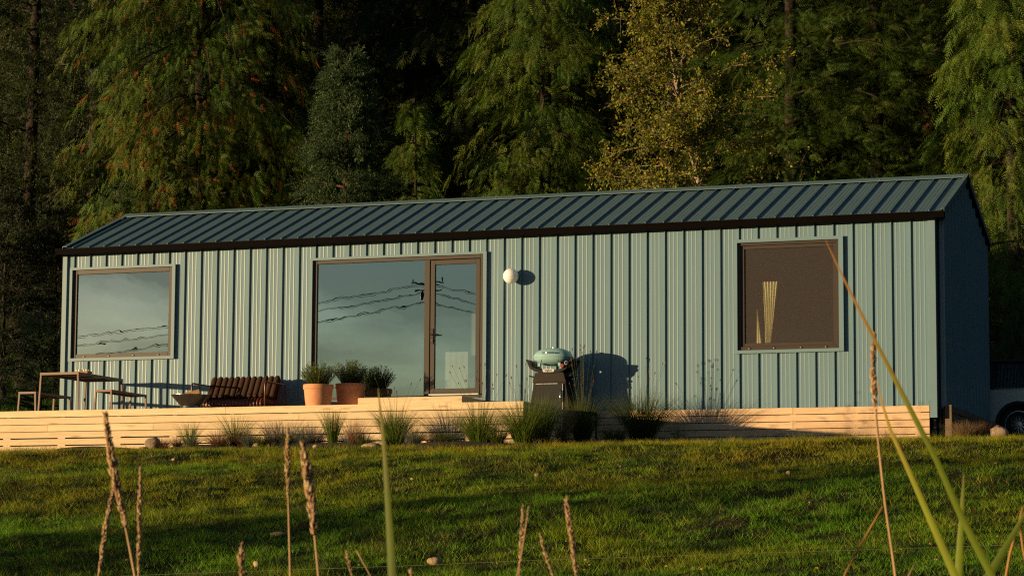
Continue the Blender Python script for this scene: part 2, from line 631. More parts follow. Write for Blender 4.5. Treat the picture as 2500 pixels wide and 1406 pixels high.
OPEN = [(-0.03, 1.93, 1.045, 2.62), (4.50, 7.60, 0.22, 2.615), (11.83, 13.52, 0.88, 2.635)]   # x0 x1 z0 z1
wall = MB()
wall_top = 3.0
xs_ = sorted({XL + 0.03, 15.0, *[o[0] for o in OPEN], *[o[1] for o in OPEN]})
for a, b_ in zip(xs_[:-1], xs_[1:]):
    op = [o for o in OPEN if abs(o[0] - a) < 1e-6]
    if op:
        wall.box(a, b_, 0.012, 0.14, 0.0, op[0][2])
        wall.box(a, b_, 0.012, 0.14, op[0][3], wall_top)
    else:
        wall.box(a, b_, 0.012, 0.14, 0.0, wall_top)
fw_ = wall.build('front_wall', 'siding_trim', house)
k = -1
x = XL + 0.07
edges = [XL + 0.07] + [k * P - 0.0115 for k in range(0, 50) if k * P - 0.0115 > XL + 0.1 and k * P < 14.9] + [14.90]
for x0, x1 in zip(edges[:-1], edges[1:]):
    cuts = sorted({x0, x1, *[c for o in OPEN for c in o[:2] if x0 < c < x1]})
    for a, b_ in zip(cuts[:-1], cuts[1:]):
        mid = (a + b_) / 2
        op = [o for o in OPEN if o[0] < mid < o[1]]
        pr = profile(a, b_)
        for (za, zb) in ([(-0.01, op[0][2]), (op[0][3], 2.985)] if op else [(-0.01, 2.985)]):
            MB().sheet(pr, za, zb).build('wall_panel', 'siding', fw_)

# end wall (faces +x) with its panels
def gable_z(y):
    return ZE + (ZR - ZE) * (1 - abs(y - W / 2) / (W / 2)) - 0.05


ew = MB()
ew.prism([(0.14, -0.05), (W - 0.02, -0.05), (W - 0.02, gable_z(W) - 0.02), (W / 2, gable_z(W / 2) - 0.02), (0.14, gable_z(0.14) - 0.02)], 'x', XR - 0.12, XR - 0.03)
ew_ = ew.build('end_wall', 'siding_trim', house)
ye = [0.1 + i * P for i in range(15)] + [W]
for y0, y1 in zip(ye[:-1], ye[1:]):
    pr = profile(y0, y1)
    mb = MB()
    vs, fs = [], []
    for (yy, dd) in pr:
        vs += [(XR - 0.02 - dd, yy, -0.06), (XR - 0.02 - dd, yy, gable_z(yy))]
    if y0 < W / 2 < y1:
        i = [j for j, q in enumerate(pr) if q[0] > W / 2][0]
        vs[2 * i:2 * i] = [(XR - 0.02, W / 2, -0.06), (XR - 0.02, W / 2, gable_z(W / 2))]
    mb.add(vs, [(2 * i, 2 * i + 2, 2 * i + 3, 2 * i + 1) for i in range(len(vs) // 2 - 1)])
    mb.build('wall_panel', 'siding', ew_)
# rear and left walls
mb = MB()
mb.box(XL, XR - 0.13, W - 0.12, W - 0.01, -0.05, ZE - 0.04)
mb.build('rear_wall', 'siding_trim', house)
mb = MB()
mb.prism([(0.15, -0.05), (W - 0.13, -0.05), (W - 0.13, gable_z(W) - 0.02), (W / 2, gable_z(W / 2) - 0.02), (0.15, gable_z(0.15) - 0.02)], 'x', XL + 0.02, XL + 0.12)
mb.build('left_end_wall', 'siding_trim', house)

# corner trims
for (x0, x1, z0) in ((XL - 0.012, XL + 0.072, -0.1), (14.895, 15.005, -0.2)):
    mb = MB()
    mb.box(x0, x1, -0.038, -0.032, z0, 2.985)
    mb.box(x0, x0 + 0.006, -0.032, 0.05, z0, 2.985)
    mb.box(x1 - 0.006, x1, -0.032, 0.05, z0, 2.985)
    mb.build('corner_trim', 'siding_trim', house)
mb = MB()
mb.box(15.045, XR + 0.012, 0.105, 0.111, -0.02, 2.96)
mb.box(XR + 0.006, XR + 0.012, 0.111, 0.22, -0.02, 2.96)
mb.build('corner_trim', 'siding_trim', house)
mb = MB()
mb.box(15.005, 15.04, 0.13, 0.135, -0.55, 2.96)  # black strip stands in for the shade inside the corner recess
mb.box(14.93, 14.97, 0.06, 0.10, -0.62, -0.0)
mb.build('gap_shade_and_post', 'black_metal', house)

# roof: slab, standing seam panels, ridge cap, rake trims
XA, XB = -0.205, 15.15
ry0, ry1 = -0.07, W / 2
sl = (ZR - ZE) / (W / 2 + 0.06)
def roof_z(y):
    return ZR - sl * abs(y - W / 2)


mb = MB()
for sgn in (0, 1):
    yy = [(-0.05, roof_z(-0.05)), (W / 2, roof_z(W / 2))] if sgn == 0 else [(W / 2, roof_z(W / 2)), (W + 0.05, roof_z(W + 0.05))]
    mb.prism([(yy[0][0], yy[0][1] - 0.02), (yy[1][0], yy[1][1] - 0.02), (yy[1][0], yy[1][1] - 0.09), (yy[0][0], yy[0][1] - 0.09)], 'x', XA + 0.02, XB - 0.02)
roof = mb.build('roof', 'gutter_metal', house)
fix_normals(roof)
redges = [XA + 0.05] + [XA + 0.05 + (i + 0.5) * P for i in range(50) if XA + 0.05 + (i + 0.5) * P < XB - 0.2] + [XB - 0.04]
sn = math.sin(math.atan(sl))
cs = math.cos(math.atan(sl))
for i, (x0, x1) in enumerate(zip(redges[:-1], redges[1:])):
    mb = MB()
    h = 0.026
    pr = [(x0 + 0.001, 0.0)]
    for q in (0.2, 0.4, 0.6, 0.8):
        c = x0 + q * (x1 - x0)
        pr += [(c - 0.008, 0), (c - 0.003, 0.0022), (c + 0.003, 0.0022), (c + 0.008, 0)]
    pr += [(x1 - 0.022, 0.0), (x1 - 0.019, h), (x1 - 0.001, h), (x1 + 0.001, 0.0)] if i < len(redges) - 2 else [(x1, 0.0)]
    for side in (0, 1):
        vs = []
        for xx, hh in pr:
            for yy in ((-0.075, W / 2 - 0.03) if side == 0 else (W + 0.075, W / 2 + 0.03)):
                z = roof_z(yy)
                vs.append((xx, yy + (-1 if side == 0 else 1) * sn * hh, z + cs * hh - 0.012))
        fs = [(2 * j, 2 * j + 2, 2 * j + 3, 2 * j + 1) for j in range(len(pr) - 1)]
        if side:
            fs = [f[::-1] for f in fs]
        mb.add(vs, fs)
        if side == 0 and i < len(redges) - 2:      # folded end of the seam
            j = len(pr) - 4
            mb.add([vs[2 * (j + q)] for q in range(4)], [(0, 1, 2, 3)])
    mb.build('roof_panel', 'roofing', roof)
mb = MB()
mb.prism([(W / 2 - 0.14, roof_z(W / 2 - 0.14) + 0.030), (W / 2, ZR + 0.045), (W / 2 + 0.14, roof_z(W / 2 + 0.14) + 0.030), (W / 2 + 0.14, roof_z(W / 2 + 0.14) + 0.02), (W / 2, ZR + 0.03), (W / 2 - 0.14, roof_z(W / 2 - 0.14) + 0.02)], 'x', XA - 0.01, XB + 0.01)
fix_normals(mb.build('ridge_cap', 'roofing', roof))
for (xa, xb) in ((XA - 0.012, XA + 0.075), (XB - 0.055, XB + 0.012)):
    xo = (xa, xa + 0.006) if xa < 0 else (xb - 0.006, xb)
    for s2 in (0, 1):
        mb = MB()
        ya, yb = (-0.08, W / 2 - 0.142) if s2 == 0 else (W / 2 + 0.142, W + 0.08)
        mb.prism([(ya, roof_z(ya) + 0.030), (yb, roof_z(yb) + 0.030), (yb, roof_z(yb) + 0.022), (ya, roof_z(ya) + 0.022)], 'x', xa, xb)
        mb.prism([(ya, roof_z(ya) + 0.022), (yb, roof_z(yb) + 0.022), (yb, roof_z(yb) - 0.06), (ya, roof_z(ya) - 0.06)], 'x', *xo)
        fix_normals(mb.build('rake_trim', 'roofing', roof))
# screws on the ridge cap
mb = MB()
for xx in np.arange(0.3, 15, 0.61):
    mb.lathe([(0.011, 0), (0.011, 0.008), (0.004, 0.012)], xx, W / 2 - 0.1, roof_z(W / 2 - 0.1) + 0.032, seg=6)
mb.build('screw', 'siding_trim', roof)['kind'] = 'stuff'

# gutter with its fascia
mb = MB()
GX0, GX1 = -0.3, 15.17
zg_ = roof_z(-0.07) - 0.02
gp = [(-0.085, zg_ - 0.125), (-0.165, zg_ - 0.105), (-0.185, zg_ - 0.03), (-0.195, zg_ - 0.028), (-0.195, zg_ - 0.006), (-0.180, zg_ - 0.006), (-0.176, zg_ - 0.03), (-0.155, zg_ - 0.095), (-0.085, zg_ - 0.112)]
mb.prism(gp, 'x', GX0, GX1)
for xe in (GX0 - 0.004, GX1):
    mb.prism([(-0.085, zg_ - 0.125), (-0.165, zg_ - 0.105), (-0.195, zg_ - 0.01), (-0.085, zg_ - 0.01)], 'x', xe, xe + 0.004)
fix_normals(mb.build('gutter', 'gutter_metal', house))
mb = MB()
mb.box(XA + 0.0, XB - 0.02, -0.083, -0.052, zg_ - 0.125, zg_ - 0.0)
mb.box(XA + 0.05, XB - 0.05, -0.05, 0.01, zg_ - 0.08, zg_ - 0.06)
mb.build('fascia', 'gutter_metal', house)


def frame_mb(mb, x0, x1, z0, z1, t, y0, y1, tb=None, b=0.003):
    tb = tb or t
    mb.bbox(x0, x0 + t, y0, y1, z0, z1, b)
    mb.bbox(x1 - t, x1, y0, y1, z0, z1, b)
    mb.bbox(x0 + t, x1 - t, y0 + 0.001, y1, z1 - t, z1, b)
    mb.bbox(x0 + t, x1 - t, y0 + 0.001, y1, z0, z0 + tb, b)


def window(i, trim, fr, ft, ftb, gl_mat, gy):
    tx0, tx1, tz0, tz1 = trim
    x0, x1, z0, z1 = fr
    mb = MB()
    mb.box(tx0, x0, -0.055, -0.03, tz0, tz1)
    mb.box(x1, tx1, -0.055, -0.03, tz0, tz1)
    mb.box(x0, x1, -0.054, -0.03, z1, tz1)
    mb.box(x0, x1, -0.056, -0.03, tz0, z0)
    for (a, c, e_, f_) in ((x0 - 0.008, x0, z0, z1), (x1, x1 + 0.008, z0, z1)):     # jamb returns
        mb.box(a, c, -0.03, 0.14, e_, f_)
    mb.box(x0, x1, -0.03, 0.14, z1, z1 + 0.008)
    mb.box(x0, x1, -0.03, 0.14, z0 - 0.008, z0)
    t = mb.build('window_trim' if i != 1 else 'door_trim', 'siding_trim', house)
    return t


def pane(name, x0, x1, z0, z1, y, m, parent):
    mb = MB()
    mb.add([(x0, y, z0), (x1, y, z0), (x1, y, z1), (x0, y, z1)], [(0, 1, 2, 3)])
    return mb.build(name, m, parent)


# left window
window(0, (-0.07, 1.965, 1.02, 2.645), (-0.022, 1.905, 1.07, 2.605), 0.08, 0.08, None, 0)
mb = MB()
frame_mb(mb, -0.022, 1.905, 1.07, 2.605, 0.075, -0.01, 0.06, 0.07)
win = mb.build('window', 'window_metal', house)
win['label'] = 'wide square picture window with brown frame reflecting clouds'
pane('pane', 0.053, 1.83, 1.14, 2.53, 0.02, 'glazing_left', win)
caps = None
for xx in (0.22, 0.70, 1.17, 1.65):
    mb = MB()
    mb.lathe([(0.018, 0), (0.018, 0.006), (0.01, 0.010)], 0, 0, 0, seg=8, sx=1.5)
    c = mb.build('drain_cap', 'steel', win)
    c.rotation_euler = (R(90), 0, 0)
    c.location = (xx, -0.008, 1.10)
# right window with sash and fly screen
window(2, (11.81, 13.565, 0.855, 2.665), (11.86, 13.49, 0.905, 2.615), 0, 0, None, 0)
mb = MB()
frame_mb(mb, 11.86, 13.49, 0.905, 2.615, 0.045, -0.012, 0.07, 0.06)
win = mb.build('window', 'window_metal', house)
win['label'] = 'square window with brown fly screen and pale curtain inside'
mb = MB()
frame_mb(mb, 11.906, 13.444, 0.966, 2.569, 0.055, 0.012, 0.06)
mb.build('sash', 'window_metal', win)
pane('fly_screen', 11.961, 13.389, 1.021, 2.514, 0.03, 'fly_screen', win)
pane('pane', 11.961, 13.389, 1.021, 2.514, 0.05, 'clear_glass', win)
for xx in (12.05, 12.45, 12.88, 13.28):
    mb = MB()
    mb.lathe([(0.016, 0), (0.016, 0.006), (0.008, 0.010)], 0, 0, 0, seg=8, sx=1.5)
    c = mb.build('drain_cap', 'steel', win)
    c.rotation_euler = (R(90), 0, 0)
    c.location = (xx, -0.010, 0.935)
# big glazed unit: fixed light and door
window(1, (4.475, 7.635, 0.20, 2.645), (4.525, 7.575, 0.245, 2.605), 0, 0, None, 0)
mb = MB()
mb.bbox(4.525, 4.595, -0.012, 0.07, 0.245, 2.605, 0.003)
mb.bbox(7.515, 7.575, -0.012, 0.07, 0.245, 2.605, 0.003)
mb.bbox(4.595, 7.515, -0.011, 0.07, 2.545, 2.605, 0.003)
mb.bbox(4.595, 7.515, -0.011, 0.07, 0.245, 0.30, 0.003)
mb.bbox(6.53, 6.625, -0.014, 0.07, 0.30, 2.545, 0.003)
win = mb.build('window', 'window_metal', house)
win['label'] = 'large fixed window beside the glazed door with brown frame'
pane('pane', 4.595, 6.53, 0.30, 2.545, 0.02, 'glazing', win)
mb = MB()
frame_mb(mb, 6.637, 7.505, 0.325, 2.535, 0.075, -0.004, 0.06, 0.085)
door = mb.build('door', 'window_metal', house)
door['label'] = 'glazed door in a brown frame with lever handle'
pane('pane', 6.712, 7.43, 0.41, 2.46, 0.025, 'glazing', door)
mb = MB()
mb.bbox(6.655, 6.695, -0.016, -0.004, 1.15, 1.40, 0.003)
mb.tube([(6.675, -0.014, 1.30), (6.675, -0.05, 1.30)], 0.011)
mb.tube([(6.665, -0.052, 1.30), (6.70, -0.055, 1.302), (6.80, -0.052, 1.300)], [0.011, 0.012, 0.009])
hd = mb.build('handle', 'black_metal', door, smooth=True, auto=40)
mb = MB()
mb.lathe([(0.012, 0), (0.012, 0.01)], 0, 0, 0, seg=10)
ck = mb.build('lock', 'steel', door)
ck.rotation_euler = (R(90), 0, 0)
ck.location = (6.675, -0.016, 1.21)
mb = MB()
mb.bbox(6.63, 7.51, -0.05, -0.012, 0.298, 0.322, 0.003)
mb.build('threshold', 'plate_silver', door)

# interior
mb = MB()
mb.box(XL + 0.13, XR - 0.14, 0.15, W - 0.13, 0.15, 0.2)
mb.build('interior_floor', 'interior_floor', house)
mb = MB()
mb.box(XL + 0.13, XR - 0.14, 0.15, W - 0.13, 2.78, 2.82)
mb.build('interior_ceiling', 'plaster', house)
mb = MB()
mb.box(XL + 0.13, XR - 0.14, W - 0.17, W - 0.13, 0.2, 2.78)
mb.box(XL + 0.125, XL + 0.14, 0.15, W - 0.17, 0.2, 2.78)
mb.box(XR - 0.16, XR - 0.145, 0.15, W - 0.17, 0.2, 2.78)
mb.build('interior_wall', 'plaster', house)
mb = MB()
mb.box(2.6, 2.68, 1.6, W - 0.17, 0.2, 2.78)
mb.box(0.2, 1.5, 3.0, 3.06, 0.2, 2.3)
mb.build('partition', 'plaster', house)
mb = MB()
mb.box(10.4, 10.48, 0.15, W - 0.17, 0.2, 2.78)
mb.build('partition', 'plaster', house)
mb = MB()
mb.box(5.9, 7.0, 2.2, 2.8, 0.2, 1.15)
mb.build('kitchen_counter', 'cabinet_white', house)
# curtain gathered at the left of the right-hand window
mb = MB()
n_, h_ = 40, 14
vs = []
for j in range(h_ + 1):
    z = 0.95 + 1.05 * j / h_
    wd = 0.10 + 0.16 * (j / h_) ** 1.6
    for i in range(n_ + 1):
        u = i / n_
        vs.append((12.36 + wd * (u - 0.5) + 0.05 * (j / h_ - 1), 0.115 + 0.012 * math.sin(u * 34 + 0.4 * j), z))
mb.add(vs, [(j * (n_ + 1) + i, j * (n_ + 1) + i + 1, (j + 1) * (n_ + 1) + i + 1, (j + 1) * (n_ + 1) + i) for j in range(h_) for i in range(n_)])
for i in range(5):
    z0 = 0.95
vs = []
for j in range(h_ + 1):
    z = 0.95 + 0.62 * j / h_
    wd = 0.10 * (1 - j / h_) ** 1.3 + 0.012
    for i in range(9):
        u = i / 8
        vs.append((12.17 + wd * (u - 0.5) - 0.03 * j / h_, 0.115 + 0.010 * math.sin(u * 14), z))
mb.add(vs, [(j * 9 + i, j * 9 + i + 1, (j + 1) * 9 + i + 1, (j + 1) * 9 + i) for j in range(h_) for i in range(8)])
mb.build('curtain', 'curtain_cloth', house, smooth=True)

mb = MB()
vs = []
for i in range(25):
    xx = 6.74 + 0.52 * i / 24
    for z in (0.38, 1.02):
        vs.append((xx, 0.12 + 0.0015 * math.sin(i * 1.3), z))
mb.add(vs, [(2 * i, 2 * i + 2, 2 * i + 3, 2 * i + 1) for i in range(24)])
o = mb.build('curtain', 'cabinet_white', house, smooth=True)
o['label'] = 'short white curtain behind the lower part of the door pane'
# timber skirting under the right part of the wall
mb = MB()
for xx in np.arange(9.8, 14.9, 0.98):
    mb.box(xx - 0.045, xx + 0.045, -0.006, 0.06, -0.66, -0.012)
mb.box(9.55, 14.87, 0.061, 0.08, -0.7, -0.02)
sk = mb.build('skirting', 'skirting_board', house)
mb2 = MB()
for i in range(6):
    z1 = -0.012 - i * 0.1115
    z0 = z1 - 0.1005
    for (a, c) in ((9.53, 12.74 - 0.98 * (i % 2)), (12.745 - 0.98 * (i % 2), 14.885)):
        mb = MB()
        mb.bbox(-(c - a) / 2, (c - a) / 2, -0.012, 0.012, -0.05, 0.05, 0.002)
        o = mb.build('board', 'skirting_board', sk)
        o.location = ((a + c) / 2, -0.020 + 0.0015 * random.uniform(-1, 1), (z0 + z1) / 2)
        o.rotation_euler = (0, random.uniform(-1, 1) * 0.0006, 0)
# skirting round the corner: post and boards running back along the end wall
mb = MB()
mb.box(15.10, 15.20, 0.10, 0.19, -0.72, 0.0)
mb.box(15.10, 15.17, 2.2, 2.28, -0.6, -0.02)
mb.box(15.10, 15.17, W - 0.1, W, -0.6, -0.02)
mb.box(15.05, 15.085, 0.20, W, -0.6, -0.02)
sk2 = mb.build('skirting', 'dark_timber', house)
sk2['label'] = 'dark brown timber skirting along the shaded end of the cabin'
for i in range(6):
    z1 = -0.012 - i * 0.1115
    mb = MB()
    mb.bbox(-2.1, 2.1, -0.012, 0.012, -0.05, 0.05, 0.002)
    o = mb.build('board', 'dark_timber', sk2)
    o.rotation_euler = (0, 0, R(90))
    o.location = (15.185, 0.20 + 2.1, z1 - 0.05)

# globe lamp
gp_ = at_y(1247, 674, -0.15)
gl = empty('wall_lamp', (gp_[0], -0.03, gp_[2]))
tag(gl, 'round white glass globe lamp on the blue cabin wall', 'wall lamp')
mb = MB()
mb.lathe([(0.06 * math.sin(t), 0.0) for t in (1.5,)] + [(0.055, 0.02), (0.05, 0.03)], seg=24)
b_ = mb.build('back_plate', 'plate_silver', gl)
b_.rotation_euler = (R(90), 0, 0)
b_.location = (0, 0.03, 0)
mb = MB()
mb.lathe([(0.126 * math.sin(t), -0.126 * math.cos(t)) for t in np.linspace(0.02, math.pi - 0.02, 24)], seg=40)
b_ = mb.build('globe', 'opal_glass', gl, smooth=True)
b_.location = (0, -0.12, 0)

# ------------------------------------------------------------------ deck
ZD, DY, DX0, DX1 = -0.085, -3.5, -4.2, 9.5
deck = empty('deck', (0, 0, 0))
tag(deck, 'low timber deck with horizontal board sides in front of the cabin', 'deck')
mb = MB()
for xx in np.arange(DX0 + 0.1, DX1, 0.98):
    mb.box(xx - 0.035, xx + 0.035, DY + 0.045, DY + 0.1, -0.85, ZD - 0.03)
    mb.box(xx - 0.02, xx + 0.02, DY + 0.1, -0.1, -0.25, ZD - 0.03)
for yy in (-2.9, -2.3, -1.7, -1.1, -0.5):
    mb.box(DX1 - 0.1, DX1 - 0.03, yy - 0.04, yy + 0.04, -0.85, ZD - 0.03)
frm = mb.build('frame', 'cedar_board', deck)
mb = MB()
mb.box(DX0, DX1 - 0.04, DY + 0.104, DY + 0.11, -0.95, ZD - 0.04)  # black sheet added behind the boards so their gaps look dark
mb.build('gap_dark_sheet', 'black_metal', deck)
nb = 24
for i in range(nb):
    y0 = DY + 0.028 + i * (3.43 / nb)
    mb = MB()
    mb.box(-(DX1 - DX0) / 2, (DX1 - DX0) / 2, 0, 3.43 / nb - 0.006, -0.026, 0)
    o = mb.build('deck_board', 'cedar_board', deck)
    o.location = ((DX0 + DX1) / 2, y0, ZD)
studs = list(np.arange(DX0 + 0.1, DX1, 0.62))
for i in range(7):
    gap = 0.008 if i < 3 else 0.018
    z1 = ZD - i * 0.1115 - (0.0 if i == 0 else 0.003)
    h = 0.1115 - gap
    joints = [DX0, -0.95 + 1.24 * (i % 3), 3.39 + 1.24 * ((i + 1) % 3), DX1]
    for a, c in zip(joints[:-1], joints[1:]):
        mb = MB()
        mb.bbox(-(c - a) / 2 + 0.001, (c - a) / 2 - 0.001, -0.0125, 0.0125, -h / 2, h / 2, 0.002)
        o = mb.build('board', 'cedar_board', deck)
        o.location = ((a + c) / 2, DY + 0.013 + random.uniform(-0.002, 0.002), z1 - h / 2)
    mb = MB()
    mb.bbox(-1.73, 1.73, -0.0125, 0.0125, -h / 2, h / 2, 0.002)
    o = mb.build('board', 'cedar_board', deck)
    o.rotation_euler = (0, 0, R(90))
    o.location = (DX1 - 0.013, DY + 0.028 + 1.73, z1 - h / 2)
# spacer blocks in the gaps on the studs
mb = MB()
for i in range(3, 6):
    z = ZD - (i + 1) * 0.1115
    for xx in np.arange(DX0 + 0.1, DX1, 0.98):
        mb.box(xx - 0.065, xx + 0.065, DY + 0.004, DY + 0.03, z - 0.002, z + 0.019)
mb.build('spacer', 'cedar_board', deck)['kind'] = 'stuff'

step = empty('step', (6.68, -0.55, ZD))
tag(step, 'timber box step on the deck below the glazed door', 'step')
mb = MB()
mb.bbox(-0.90, 0.90, -0.45, -0.425, 0.15, 0.292, 0.002)
mb.build('riser_board', 'cedar_board', step)
mb = MB()
mb.bbox(-0.90, 0.90, -0.45, -0.425, 0.0, 0.146, 0.002)
mb.build('riser_board', 'cedar_board', step)
for sx_ in (-0.90, 0.875):
    mb = MB()
    mb.box(sx_, sx_ + 0.025, -0.424, 0.45, 0.0, 0.264)
    mb.build('side_board', 'cedar_board', step)
for i in range(6):
    mb = MB()
    mb.box(-0.90, 0.90, -0.424 + i * 0.146, -0.424 + i * 0.146 + 0.14, 0.266, 0.292)
    mb.build('tread_board', 'cedar_board', step)

# ------------------------------------------------------------------ deck furniture
def metal_table(name, x0, x1, y0, y1, h, t, splay, label, cat, group=None):
    cx, cy = (x0 + x1) / 2, (y0 + y1) / 2
    a, b = (x1 - x0) / 2, (y1 - y0) / 2
    r = empty(name, (cx, cy, ZD))
    tag(r, label, cat, group)
    mb = MB()
    mb.box(-a, a, -b, -b + 0.028, h - t, h)
    mb.box(-a, a, b - 0.028, b, h - t, h)
    mb.box(-a, -a + 0.028, -b + 0.028, b - 0.028, h - t, h)
    mb.box(a - 0.028, a, -b + 0.028, b - 0.028, h - t, h)
    for yy in np.linspace(-b + 0.3, b - 0.3, 3):
        mb.box(-a + 0.028, a - 0.028, yy - 0.012, yy + 0.012, h - t, h - 0.016)
    mb.build('frame', 'brown_powder_coat', r)
    ns = max(3, int(round((2 * a - 0.06) / 0.075)))
    wv = (2 * a - 0.06) / ns
    for i in range(ns):
        xx = -a + 0.03 + i * wv
        mb = MB()
        mb.box(xx + 0.006, xx + wv - 0.006, -b + 0.03, b - 0.03, h - 0.014, h - 0.002)
        mb.build('slat', 'brown_powder_coat', r)
    for sx_ in (-1, 1):
        for sy_ in (-1, 1):
            mb = MB()
            q = 0.014
            tx, ty = sx_ * (a - 0.016), sy_ * (b - 0.016)
            bx, by = sx_ * (a - 0.016 + splay), sy_ * (b - 0.016 + splay * 0.5)
            mb.add([(bx - q, by - q, 0), (bx + q, by - q, 0), (bx + q, by + q, 0), (bx - q, by + q, 0),
                    (tx - q, ty - q, h - t), (tx + q, ty - q, h - t), (tx + q, ty + q, h - t), (tx - q, ty + q, h - t)],
                   [(0, 3, 2, 1), (4, 5, 6, 7), (0, 1, 5, 4), (1, 2, 6, 5), (2, 3, 7, 6), (3, 0, 4, 7)])
            mb.build('leg', 'brown_powder_coat', r)
    return r


metal_table('garden_table', 0.485, 1.205, -1.96, -0.42, 0.745, 0.04, 0.03,
            'brown metal dining table with slatted top holding a glass bottle', 'table')
metal_table('garden_bench', -0.005, 0.325, -1.80, -0.62, 0.45, 0.035, 0.022,
            'brown metal bench at the end of the deck left of the dining table', 'bench', 'benches beside the dining table')
metal_table('garden_bench', 1.455, 1.77, -1.86, -0.62, 0.45, 0.035, 0.022,
            'brown metal bench between the dining table and the steel fire bowl', 'bench', 'benches beside the dining table')

# bottle and tray of candles on the table
ZT = ZD + 0.745
ty = -1.62
bt = at_y(203, 905, ty)
tr = empty('tray', (bt[0], ty, ZT))
tag(tr, 'small wooden tray of white candle cups on the dining table', 'tray')
mb = MB()
mb.bbox(-0.125, 0.125, -0.08, 0.08, 0.0, 0.012, 0.002)
mb.bbox(-0.125, 0.125, -0.08, -0.07, 0.012, 0.035, 0.002)
mb.bbox(-0.125, 0.125, 0.07, 0.08, 0.012, 0.035, 0.002)
mb.box(-0.125, -0.115, -0.07, 0.07, 0.012, 0.035)
mb.box(0.115, 0.125, -0.07, 0.07, 0.012, 0.035)
mb.build('tray_base', 'split_log', tr)
for i, (dx, dy) in enumerate(((-0.095, -0.045), (-0.095, 0.04), (-0.04, -0.05), (0.045, -0.05), (0.09, -0.045), (0.09, 0.03), (-0.04, 0.03))):
    c = empty('candle', (bt[0] + dx, ty + dy, ZT + 0.012))
    tag(c, 'white candle cup, %s of the tray on the table' % ('near left corner', 'far left corner', 'near edge left of the carafe', 'near edge right of the carafe', 'near right corner', 'far right corner', 'far edge by the carafe')[i], 'candle', 'candles in the tray')
    mb = MB()
    mb.lathe([(0.016, 0), (0.019, 0.03), (0.02, 0.052), (0.017, 0.052), (0.015, 0.045)], seg=12)
    mb.build('cup', 'white_wax', c, smooth=True, auto=40)
bo = MB()
bo.lathe([(0.03, 0), (0.045, 0.01), (0.046, 0.06), (0.03, 0.12), (0.014, 0.165), (0.012, 0.22), (0.016, 0.225)], seg=20)
o = bo.build('bottle', 'clear_glass', smooth=True)
o.location = (bt[0], ty, ZT + 0.012)
tag(o, 'clear glass carafe with a narrow neck standing on the dining table', 'bottle')

# steel fire bowl
fy = -1.5
fl, fr_ = at_y(422, 966, fy), at_y(510, 966, fy)
fx, fR = (fl[0] + fr_[0]) / 2, (fr_[0] - fl[0]) / 2 * 0.97
rimz = fl[2] - ZD
fb = empty('fire_bowl', (fx, fy, ZD))
tag(fb, 'polished steel fire bowl holding split firewood in front of the sofa', 'fire bowl')
mb = MB()
mb.lathe([(fR * 0.50, rimz * 0.50), (fR * 0.99, rimz - 0.008), (fR * 1.02, rimz), (fR * 1.02, rimz + 0.006), (fR * 0.96, rimz + 0.004), (fR * 0.46, rimz * 0.54), (0.01, rimz * 0.5)], seg=48)
mb.build('bowl', 'steel', fb, smooth=True, auto=35)
mb = MB()
mb.lathe([(fR * 0.64, 0), (fR * 0.60, 0.02), (fR * 0.50, rimz * 0.50), (0.01, rimz * 0.49)], seg=48)
mb.build('base', 'steel', fb, smooth=True, auto=35)
for i, (a, e_, ox, oz) in enumerate(((0.25, 0.30, -0.02, rimz + 0.00), (2.6, 0.25, 0.05, rimz - 0.01), (-0.5, 0.1, 0.02, rimz - 0.04), (1.4, 0.05, -0.08, rimz - 0.05))):
    mb = MB()
    L_ = 0.19
    mb.prism([(-0.045, -0.03), (0.045, -0.03), (0.012, 0.05)], 'x', -L_, L_)
    o = fix_normals(mb.build('firewood', 'split_log'))
    o.location = (fx + ox, fy + 0.02 * i - 0.04, ZD + oz)
    o.rotation_euler = (0.4 * i, -e_, a)
    tag(o, ('split log on top of the firewood in the bowl', 'split log crossing the top one in the bowl', 'split log low at the near side of the firewood bowl', 'split log low at the left side of the firewood bowl')[i], 'firewood', 'firewood in the fire bowl')

# sofa
sx0, sx1 = 2.83, 4.14
so = empty('sofa', ((sx0 + sx1) / 2, -0.66, ZD))
tag(so, 'low outdoor sofa with brown channelled cushion on a maroon slatted tube frame', 'sofa')
hw = (sx1 - sx0) / 2
for s_ in (-1, 1):
    mb = MB()
    xx = s_ * (hw + 0.01)
    pts = [(xx, -0.39, 0.0), (xx, -0.39, 0.54)]
    for t in np.linspace(0, math.pi / 2, 6)[1:]:
        pts.append((xx, -0.39 + 0.05 * (1 - math.cos(t)), 0.54 + 0.05 * math.sin(t)))
    for t in np.linspace(0, math.pi / 2, 6):
        pts.append((xx, 0.36 + 0.06 * math.sin(t), 0.53 + 0.06 * math.cos(t)))
    pts += [(xx, 0.42, 0.0)]
    mb.tube(pts, 0.0145, 10)
    mb.build('arm_frame', 'maroon_tube', so, smooth=True)
mb = MB()
for (yy, zz) in ((-0.37, 0.20), (0.30, 0.18)):
    mb.tube([(-hw, yy, zz), (hw, yy, zz)], 0.0135, 8)
mb.build('rail', 'maroon_tube', so, smooth=True)
ns = 21
for i in range(ns):
    xx = -hw + 0.05 + (2 * hw - 0.10) * i / (ns - 1)
    mb = MB()
    pts = [(xx, -0.33, 0.155), (xx, -0.39, 0.17), (xx, -0.425, 0.225), (xx, -0.41, 0.285), (xx, -0.35, 0.315), (xx, 0.1, 0.285), (xx, 0.18, 0.30), (xx, 0.22, 0.36), (xx, 0.33, 0.67), (xx, 0.355, 0.68), (xx, 0.36, 0.66), (xx, 0.25, 0.30), (xx, 0.2, 0.21)]
    mb.tube(pts, 0.019, 8)
    mb.build('slat', 'maroon_tube', so, smooth=True)
nc = 12
cw = (2 * hw - 0.06) / nc
